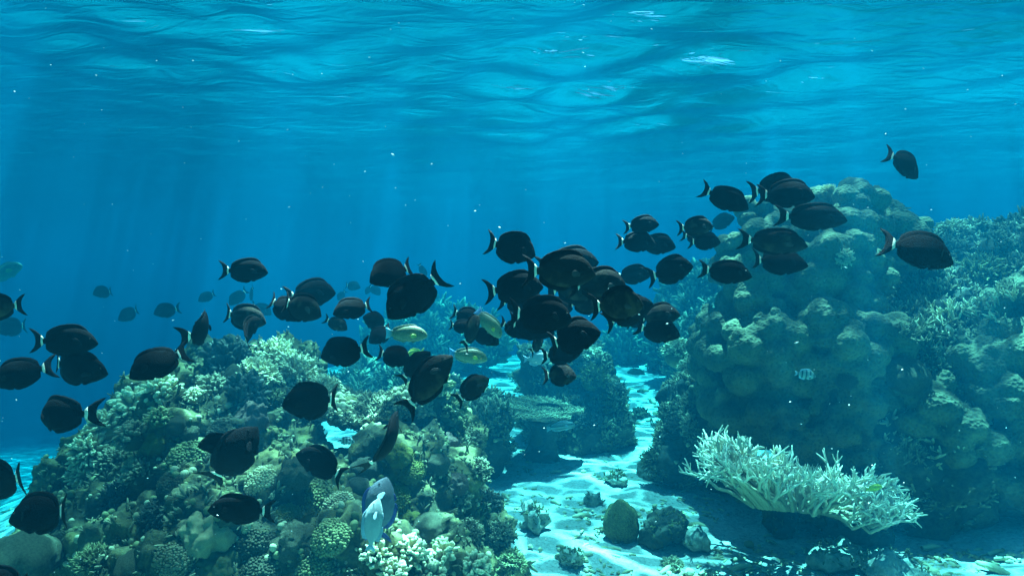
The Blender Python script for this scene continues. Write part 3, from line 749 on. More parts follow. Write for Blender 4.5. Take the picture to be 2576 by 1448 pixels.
# ------------------------------------------------------------ uncountable growth: knobs, tufts and turf on the rock
def growth(name, keys, count, size, label, mat, seed, shape='knob', zmin=-9, ny=.3):
    q = np.random.default_rng(seed); mb = MB(); qq = random.Random(seed)
    for key in keys:
        V, F = SURFS[key]
        F3 = [(f[0], f[1], f[2]) for f in F]; A = np.array(F3); P = V[A].mean(1)
        nr = np.cross(V[A[:, 1]] - V[A[:, 0]], V[A[:, 2]] - V[A[:, 0]]); nr /= np.linalg.norm(nr, axis=1)[:, None] + 1e-9
        ok = (np.einsum('ij,ij->i', nr, P) < .1 * np.linalg.norm(P, axis=1)) & (nr[:, 2] > -.35) & (P[:, 2] > zmin) & (P[:, 2] > sand_base(P[:, 0], P[:, 1]) - .03)
        # patchy: clumps rather than an even sprinkling
        idx = np.flatnonzero(ok); cnt = int(count * (1 if isinstance(count, int) else 1))
        pick = q.choice(idx, min(cnt * 2, len(idx) * 3))
        n_ = 0
        for i in pick:
            p = P[i]; nz = noise.noise(Vector(p * 5.5) + Vector((seed, 0, 0)))
            if nz < -.08: continue
            n_ += 1
            if n_ > cnt: break
            s = size * qq.uniform(.5, 1.5) * (.7 + .9 * max(0, nz)) * (1 if p[1] < 4 else p[1] / 4)
            d = Vector(nr[i]) * .8 + Vector((qq.gauss(0, .35), qq.gauss(0, .35), .5)); d.normalize()
            p = Vector(p)
            if shape == 'knob':
                M = np.array(d.to_track_quat('Z', 'Y').to_matrix()); k = np.array([s, s, s * qq.uniform(.8, 1.6)])
                mb.add((ICO1[0] * k) @ M.T + np.array(p), ICO1[1], 0, np.full(len(ICO1[0]), qq.random() * .8))
            else:
                for b in range(qq.randrange(2, 5)):
                    e = (d + Vector((qq.gauss(0, .5), qq.gauss(0, .5), qq.gauss(0, .4)))).normalized(); l_ = s * qq.uniform(1.6, 3.2)
                    tube(mb, [p - e * s * .3, p + e * l_ * .6, p + e * l_], [s * .42, s * .38, s * .2], 4, .1, 1)
    o = obj(name, mb.mesh(name, mat)); tag(o, label, 'coral growth', kind='stuff'); return o

growth('coral_knobs', ['left'], 1500, .012, 'small knobs of coral crusting the left mound', M_OLIVE, 1)
growth('coral_knobs', ['left', 'ledge'], 900, .011, 'pale knobs of coral crusting the left mound and its ledge', M_PALE, 2)
growth('coral_turf', ['left', 'ledge'], 2200, .010, 'short branching turf covering the left mound', M_BROWN, 3, 'tuft')
growth('coral_turf', ['pillar', 'outcrop'], 1500, .012, 'short branching turf on the pillar and outcrop', M_BROWN, 4, 'tuft')
growth('coral_turf', ['slope'], 6500, .017, 'short branching turf on the right reef wall', M_BROWN, 5, 'tuft')
growth('coral_tips', ['slope'], 1500, .017, 'pale branching tips on the right reef wall', M_PALE, 6, 'tuft')
growth('coral_bushes', ['far%d' % i for i in range(5)], 1300, .020, 'small bushy corals covering the distant reefs', M_BROWN, 7, 'tuft')
growth('coral_knobs', ['pillar', 'outcrop'] + ['far%d' % i for i in range(5)], 160, .012, 'pale coral knobs on the distant reefs', M_PALE, 8)

growth('coral_turf', ['rock%d' % i for i in range(len(ROCKS))], 55, .007, 'short turf and nubs growing on the rocks of the sand bed', M_OLIVE, 9, 'tuft')
# broken coral pieces lying on the sand
q = random.Random(5); mb = MB()
def scatter(n, x0, x1, y0, y1, s0, s1, dens=None):
    k = 0; tries = 0
    while k < n and tries < n * 12:
        tries += 1
        x, y = q.uniform(x0, x1), q.uniform(y0, y1)
        if dens is not None and noise.noise(Vector((x * 2.2, y * 2.2, 9))) < dens: continue
        z = float(sand_base(np.array(x), np.array(y))); s = q.uniform(s0, s1) * (1 if q.random() < .9 else 2)
        a = q.uniform(0, 6.28); k += 1
        if q.random() < .6:
            d = Vector((math.cos(a), math.sin(a), q.uniform(-.1, .25))); p = Vector((x, y, z + s * .1))
            tube(mb, [p - d * s, p + Vector((0, 0, s * .15)), p + d * s], [s * .26, s * .32, s * .2], 5, q.random(), q.random())
            if q.random() < .5:
                e = Vector((math.cos(a + 1), math.sin(a + 1), .5)); tube(mb, [p, p + e * s * .7], [s * .25, s * .15], 5, .5, .8)
        else:
            V = ICO1[0] * np.array([s * .6, s * .5, s * .35]) * np.array([q.uniform(.7, 1.3) for _ in range(3)]) + np.array([x, y, z + s * .12])
            V += np.array([[q.gauss(0, s * .06) for _ in range(3)] for _ in V]); mb.add(V, ICO1[1], 0, np.full(len(V), q.random()))
scatter(420, -.2, 1.6, 2.5, 5.5, .010, .024, .0)
scatter(1300, .7, 3.2, 2.3, 3.3, .012, .032, -.25)
scatter(220, 1.0, 3.0, 2.35, 2.95, .03, .06, -.3)
scatter(260, .3, 1.3, 2.9, 4.0, .012, .028, -.1)
scatter(240, .4, 3, 3.0, 5, .012, .03, .1)
scatter(500, -4.5, -1.9, 3, 9, .015, .04, .1)
scatter(450, -1, 3.5, 5, 10, .02, .045, .1)
o = obj('coral_rubble', mb.mesh('coral_rubble', M_PALE)); tag(o, 'broken coral pieces strewn over the pale sand', 'rubble', kind='stuff')
# ------------------------------------------------------------ fish
def skin(name, base, rough=.5, spec=.35, patch=None, amt=.5, scale=5, coat=0):
    m, n, l, p = nodes(name); tc = n.new('ShaderNodeTexCoord'); oi = n.new('ShaderNodeObjectInfo')
    ad = n.new('ShaderNodeVectorMath'); ad.operation = 'ADD'
    mu = n.new('ShaderNodeMath'); mu.operation = 'MULTIPLY'; mu.inputs[1].default_value = 37; l.new(oi.outputs['Random'], mu.inputs[0])
    l.new(tc.outputs['Object'], ad.inputs[0]); l.new(mu.outputs[0], ad.inputs[1])
    a = noise_tex(n, l, ad.outputs[0], scale, 3, .55)
    f = ramp(n, l, a.outputs['Fac'], [(.5, (0, 0, 0)), (.68, (amt, amt, amt))])
    c = mixc(n, l, f, base, patch or tuple(min(1, x * 2.2) for x in base))
    l.new(c, p.inputs['Base Color']); p.inputs['Roughness'].default_value = rough; p.inputs['Specular IOR Level'].default_value = spec
    b = noise_tex(n, l, tc.outputs['Object'], 90, 2, .5); bump(n, l, p, b.outputs['Fac'], .002)
    return m
S_BLACK = skin('black_skin', (.003, .0035, .005), rough=.75, spec=.08, patch=(.009, .009, .010))
S_FIN = skin('black_fin', (.003, .004, .006), rough=.7, spec=.12)
S_DUSKY = skin('dusky_skin', (.007, .007, .008), rough=.65, spec=.15, patch=(.055, .045, .028), amt=.8, scale=3.5)
S_BAND = skin('white_band', (.75, .72, .55), patch=(.8, .8, .7))
S_EYE = skin('eye', (.02, .02, .02), rough=.2, spec=.6)
S_GHOST = skin('pale_fin', (.012, .012, .013), rough=.6)

def scaled_skin(name, base, line, bars=None, tipc=None):
    m, n, l, p = nodes(name); tc = n.new('ShaderNodeTexCoord')
    v = n.new('ShaderNodeTexVoronoi'); v.inputs['Scale'].default_value = 34; l.new(tc.outputs['Object'], v.inputs['Vector'])
    c = mixc(n, l, ramp(n, l, v.outputs['Distance'], [(.3, (0, 0, 0)), (.6, (1, 1, 1))]), base, line)
    sp = n.new('ShaderNodeSeparateXYZ'); l.new(tc.outputs['Object'], sp.inputs[0])
    if bars:
        w = n.new('ShaderNodeMath'); w.operation = 'SINE'; k = n.new('ShaderNodeMath'); k.operation = 'MULTIPLY'; k.inputs[1].default_value = bars[0]
        l.new(sp.outputs['X' if bars[2] == 'x' else 'Z'], k.inputs[0]); l.new(k.outputs[0], w.inputs[0])
        c = mixc(n, l, ramp(n, l, w.outputs[0], [(.25, (0, 0, 0)), (.5, (1, 1, 1))]), c, bars[1])
    if tipc:      # head and tail tint
        g = n.new('ShaderNodeMapRange'); g.inputs['From Min'].default_value = -.30; g.inputs['From Max'].default_value = -.42; l.new(sp.outputs['X'], g.inputs['Value'])
        c = mixc(n, l, g.outputs[0], c, tipc)
    l.new(c, p.inputs['Base Color']); p.inputs['Roughness'].default_value = .45; p.inputs['Specular IOR Level'].default_value = .4
    return m
S_PARROT = scaled_skin('parrot_skin', (.07, .10, .05), (.13, .14, .08), tipc=(.10, .35, .45))
S_PARROT2 = scaled_skin('green_parrot_skin', (.08, .15, .10), (.15, .19, .11), tipc=(.10, .40, .65))
S_ORANGE = skin('cheek_patch', (.55, .20, .10)); S_LIME = skin('lime_fin', (.22, .30, .06)); S_BLUE = skin('blue_tail', (.05, .26, .48))
S_YELLOW = skin('yellow_skin', (.55, .50, .03)); S_DAMSEL = scaled_skin('barred_skin', (.22, .28, .25), (.28, .33, .30), bars=(34, (.05, .07, .07), 'x'))
S_SNAP = scaled_skin('lined_skin', (.30, .36, .32), (.36, .40, .36), bars=(60, (.10, .12, .12), 'z'))
S_PALE = skin('pale_skin', (.34, .39, .38), patch=(.46, .50, .48)); S_PALEF = skin('pale_grey_fin', (.30, .40, .46))
S_GREY = skin('grey_blue_skin', (.10, .12, .15), patch=(.17, .18, .20)); S_EDGE = skin('blue_edge', (.03, .05, .18))

def lerp_tab(tab, x, k):
    xs_ = [t[0] for t in tab]; return float(np.interp(x, xs_, [t[k] for t in tab]))
SURGEON = [(0, -.030, -.050, .010), (.02, .005, -.075, .020), (.05, .055, -.098, .030), (.10, .115, -.128, .044), (.17, .168, -.162, .058), (.26, .205, -.190, .068), (.36, .222, -.205, .070),
           (.46, .215, -.203, .064), (.56, .196, -.192, .053), (.65, .163, -.165, .042), (.72, .118, -.125, .030), (.77, .075, -.083, .021), (.805, .044, -.050, .015), (.83, .042, -.048, .011), (.85, .048, -.052, .006)]
PARROT = [(0, -.01, -.05, .014), (.02, .025, -.075, .028), (.07, .075, -.10, .045), (.15, .118, -.125, .060), (.27, .15, -.148, .070), (.4, .155, -.155, .070), (.55, .135, -.138, .058), (.68, .10, -.105, .042),
          (.77, .068, -.072, .028), (.83, .058, -.06, .018), (.86, .066, -.068, .008)]
FORMS = {
 'surgeon': dict(prof=SURGEON, dors=(.15, .800, .048, .056), anal=(.38, .800, .045, .054), tail='lunate'),
 'parrot': dict(prof=PARROT, dors=(.20, .80, .030, .032), anal=(.48, .79, .028, .032), tail='fan'),
 'damsel': dict(prof=[(a, b * 1.0, c * 1.0, d) for a, b, c, d in SURGEON], dors=(.2, .74, .05, .08), anal=(.48, .76, .05, .07), tail='fork'),
}
def body_mesh(form, mat, bend, mats_extra=()):
    P = FORMS[form]['prof']; nx = 34; xe = P[-1][0]; ns = 20; V = []; F = []
    u = np.linspace(0, 1, nx) ** 1.25 * xe
    for x in u:
        t, b, w = lerp_tab(P, x, 1), lerp_tab(P, x, 2), lerp_tab(P, x, 3)
        zc, h = (t + b) / 2, (t - b) / 2
        for j in range(ns):
            a = 2 * math.pi * j / ns; V.append((.5 - x, w * math.sin(a) * (abs(math.sin(a)) ** .15), zc + h * math.cos(a)))
    for i in range(nx - 1):
        for j in range(ns): k = (j + 1) % ns; F.append((i * ns + j, i * ns + k, (i + 1) * ns + k, (i + 1) * ns + j))
    n0 = len(V); V.append((.503, 0, -.04)); V.append((.5 - xe - .002, 0, 0))
    for j in range(ns): F.append((n0, (j + 1) % ns, j)); b = (nx - 1) * ns; F.append((n0 + 1, b + j, b + (j + 1) % ns))
    mb = MB(); mb.add(bendv(np.array(V), bend), F); return mb.mesh('body', mat)
def bendv(V, bend):
    V = np.array(V, float); x = .5 - V[:, 0]; k = np.clip(x - .35, 0, None)
    V[:, 1] = V[:, 1] + bend * k ** 2 * 1.6; V[:, 0] = V[:, 0] + abs(bend) * k ** 3 * .5
    return V
def sheet(mb, outline, th, bend, mi=0, fn=None, center=None):
    "a closed outline in x,z made into a thin lens-edged fin"
    o_ = np.array(outline, float); n = len(o_); c = np.mean(o_, 0) if center is None else np.array(center)
    inner = c + (o_ - c) * .80
    V = [(p[0], 0, p[1]) for p in o_] + [(p[0], th, p[1]) for p in inner] + [(p[0], -th, p[1]) for p in inner] + [(c[0], th * 1.2, c[1]), (c[0], -th * 1.2, c[1])]
    F = []
    for i in range(n):
        j = (i + 1) % n
        F += [(i, j, n + j, n + i), (j, i, 2 * n + i, 2 * n + j), (n + i, n + j, 3 * n), (2 * n + j, 2 * n + i, 3 * n + 1)]
    V = np.array(V, float)
    if fn: V = fn(V)
    mb.add(bendv(V, bend) if bend is not None else V, F, mi)
def strip_fin(form, which, mat, bend):
    P = FORMS[form]['prof']; x0, x1, h0, h1 = FORMS[form][which]; n = 16; sg = 1 if which == 'dors' else -1; k = 1 if which == 'dors' else 2
    mb = MB(); V = []; F = []
    for i in range(n):
        f = i / (n - 1); x = x0 + (x1 - x0) * f; e = lerp_tab(P, x, k)
        h = (h0 + (h1 - h0) * f) * min(1, (f / .16) ** .6) * (1 if f < .93 else (1 - (f - .93) / .07 * .75)); sl = .035 * f
        h *= 1 + .03 * math.sin(i * 2.2)
        for (hh, th) in ((-.018, .006), (h * .5, .0035), (h, .0012)):
            for s_ in (1, -1): V.append((.5 - x - sl * (max(hh, 0) / max(h1, .01)), s_ * th, e + sg * hh))
    for i in range(n - 1):
        a = i * 6; b = a + 6
        F += [(a, b, b + 2, a + 2), (a + 2, b + 2, b + 4, a + 4), (a + 1, a + 3, b + 3, b + 1), (a + 3, a + 5, b + 5, b + 3), (a + 4, b + 4, b + 5, a + 5)]
    for a in (0, (n - 1) * 6): F += [(a, a + 2, a + 3, a + 1), (a + 2, a + 4, a + 5, a + 3)]
    mb.add(bendv(V, bend), F); return mb.mesh('fin', mat)
def tail_mesh(form, mats, bend):
    mb = MB(); x0 = .5 - FORMS[form]['prof'][-1][0]; kind_ = FORMS[form]['tail']; hb = .050 if form != 'parrot' else .066
    if kind_ == 'lunate':
        # band of the tail base, then the crescent
        sheet(mb, [(x0 + .012, -hb * .98), (x0 + .006, 0), (x0 + .012, hb * .98), (x0 - .022, hb * 1.75), (x0 - .030, hb * .6), (x0 - .030, -hb * .6), (x0 - .022, -hb * 1.75)], .013, bend, 1)
        o_ = [(x0 - .012, hb * .9), (x0 - .016, hb * 1.55), (x0 - .040, .105), (x0 - .078, .142), (x0 - .120, .168), (x0 - .165, .182), (x0 - .135, .150), (x0 - .110, .108), (x0 - .092, .055), (x0 - .086, 0)]
        o_ = [(x0 + (a - x0) * 1.30, b * 1.10) for a, b in o_]
        o_ = o_ + [(a, -b) for a, b in o_[::-1][1:]]
        sheet(mb, o_, .0045, bend, 0, center=(x0 - .045, 0))
    elif kind_ == 'fork':
        o_ = [(x0 + .01, hb), (x0 - .05, .09), (x0 - .14, .13), (x0 - .10, .05), (x0 - .085, 0)]; o_ += [(a, -b) for a, b in o_[::-1][1:]]
        sheet(mb, o_, .004, bend, 0, center=(x0 - .04, 0))
    else:
        o_ = [(x0 + .012, hb), (x0 - .05, .088), (x0 - .13, .115), (x0 - .12, .06), (x0 - .115, 0)]; o_ += [(a, -b) for a, b in o_[::-1][1:]]
        sheet(mb, o_, .004, bend, 0, center=(x0 - .05, 0))
    return mb.mesh('tail', mats)
def paddle(mat, L_=.15, w=.05):
    "paired fin pointing along -X from its root"
    o_ = [(0, .016), (-L_ * .4, w * .9), (-L_ * .75, w), (-L_, w * .35), (-L_ * .97, -w * .3), (-L_ * .7, -w * .7), (-L_ * .3, -w * .5), (0, -.016)]
    mb = MB(); sheet(mb, o_, .0025, None, 0); return mb.mesh('paddle', mat)
def eye_mesh(r, mats):
    mb = MB(); mb.add(ICO1[0] * r, ICO1[1]); return mb.mesh('eye', mats)

def proto(name, form, body, fin, band=None, bend=0., pect=None, tail=None, extra=None):
    root = link(bpy.data.objects.new(name, None))
    obj('body', body_mesh(form, body, bend), root)
    obj('dorsal_fin', strip_fin(form, 'dors', fin, bend), root); obj('anal_fin', strip_fin(form, 'anal', fin, bend), root)
    obj('tail_fin', tail_mesh(form, [tail or fin, band or tail or fin], bend), root)
    pm = paddle(pect or fin)
    for s in (1, -1):
        o = obj('pectoral_fin', pm, root); o.location = (.27, s * .062 * (1 if form != 'parrot' else 1.05), -.045); o.rotation_euler = (R(-s * 12), R(14), R(-s * 40) if s > 0 else R(40))
    pv = paddle(fin, .11, .03)
    for s in (1, -1):
        o = obj('pelvic_fin', pv, root); o.location = (.25, s * .02, -.17 if form != 'parrot' else -.125); o.rotation_euler = (R(s * 15), R(-22), 0)
    em = eye_mesh(.0125, S_EYE)
    P = FORMS[form]['prof']
    for s in (1, -1):
        o = obj('eye', em, root); o.location = (.5 - .105, s * (.040 if form != 'parrot' else .047), .045 if form != 'parrot' else .03)
    if extra: extra(root)
    return root
def clone(root):
    c = root.copy(); link(c)
    for ch in list(root.children):
        d = ch.copy(); link(d); d.parent = c; d.matrix_parent_inverse = Matrix()
    return c

PROTO = {}
for i, b in enumerate((0, .28, -.28, .6, -.6)): PROTO['b%d' % i] = [proto('surgeonfish', 'surgeon', S_BLACK, S_FIN, S_BAND, b), False]
for i, b in enumerate((0, .3)): PROTO['d%d' % i] = [proto('surgeonfish', 'surgeon', S_DUSKY, S_FIN, S_BAND, b, pect=S_GHOST), False]
def cheek(root):
    mb = MB(); mb.add(ICO1[0] * np.array([.030, .012, .022]), ICO1[1])
    for s in (1, -1): o = obj('cheek_patch', mb.mesh('cheek', S_ORANGE), root); o.location = (.34, s * .056, -.02)
PROTO['p1'] = [proto('parrotfish', 'parrot', S_PARROT, S_PARROT, None, .1, pect=S_LIME), False]
PROTO['p2'] = [proto('parrotfish', 'parrot', S_PARROT2, S_PARROT2, None, .25, pect=S_LIME, tail=S_BLUE), False]
PROTO['p3'] = [proto('parrotfish', 'parrot', S_PARROT2, S_PARROT2, None, .0, pect=S_LIME, tail=S_BLUE, extra=cheek), False]
PROTO['y'] = [proto('yellow_fish', 'surgeon', S_YELLOW, S_YELLOW, S_YELLOW, 0), False]
PROTO['m'] = [proto('damselfish', 'damsel', S_DAMSEL, S_PALEF, None, 0), False]
PROTO['s'] = [proto('snapper', 'parrot', S_SNAP, S_PALEF, None, 0), False]
PROTO['w'] = [proto('pale_fish', 'damsel', S_PALE, S_PALEF, None, .15), False]
PROTO['g'] = [proto('surgeonfish', 'surgeon', S_GREY, S_EDGE, S_PALE, .2, pect=S_PALEF), False]

GS = 'black surgeonfish schooling over the reef'
fq = random.Random(17)
def swim(kind_, nose, tail, d, label, yaw=0, fat=1., roll=0, group=None, cat=None, pecs=None):
    if kind_[0] in 'bdp' and d < 3.8: d *= .54
    if kind_ == 'b0': kind_ = fq.choice(('b0', 'b0', 'b1', 'b2', 'd0') if d < 3.8 else ('b0', 'b1'))
    if kind_[0] in 'bd': fat *= fq.uniform(.95, 1.06); roll += fq.gauss(0, 7); yaw += fq.gauss(0, 7) if yaw == 0 else 0
    P = PROTO[kind_]; root = P[0]
    f = clone(root) if P[1] else root; P[1] = True
    a, b = at(nose[0], nose[1], d), at(tail[0], tail[1], d)
    ax = a - b; L_ = ax.length; mid = (a + b) / 2; u = ax.normalized()
    if kind_[0] in 'bdgy': fat *= 1.13; L_ /= 1.07
    if kind_[0] == 'p': fat *= 1.2
    S = L_ / math.cos(R(abs(yaw)))
    # yaw swings the body axis towards (+) or away from (-) the camera about the fish's own upright
    X = (u * math.cos(R(yaw)) + Vector((0, -1, 0)) * math.sin(R(yaw))).normalized()
    Z = Vector((0, 0, 1)) - X * X.z
    if Z.length < .35: Z = Vector((u.z, 0, -u.x)) * (-1 if u.x > 0 else 1)
    Z = (Z - X * Z.dot(X)).normalized()
    Z.rotate(Quaternion(X, R(roll))); Yv = Z.cross(X).normalized()
    M = Matrix((X, Yv, Z)).transposed()
    f.rotation_mode = 'QUATERNION'; f.rotation_quaternion = M.to_quaternion(); f.location = mid; f.scale = (S, S, S * fat)
    for ch in f.children:
        if ch.name.startswith('pectoral'):
            a = fq.uniform(-18, 22); ch.rotation_euler = (ch.rotation_euler[0], ch.rotation_euler[1] + R(a), ch.rotation_euler[2] * fq.uniform(.4, 1.25))
    nm = root.name.split('.')[0]
    tag(f, label, cat or {'surgeonfish': 'surgeonfish', 'parrotfish': 'parrotfish'}.get(nm, 'fish'), group if group is not None else (GS if kind_[0] in 'bd' else None))
    return f
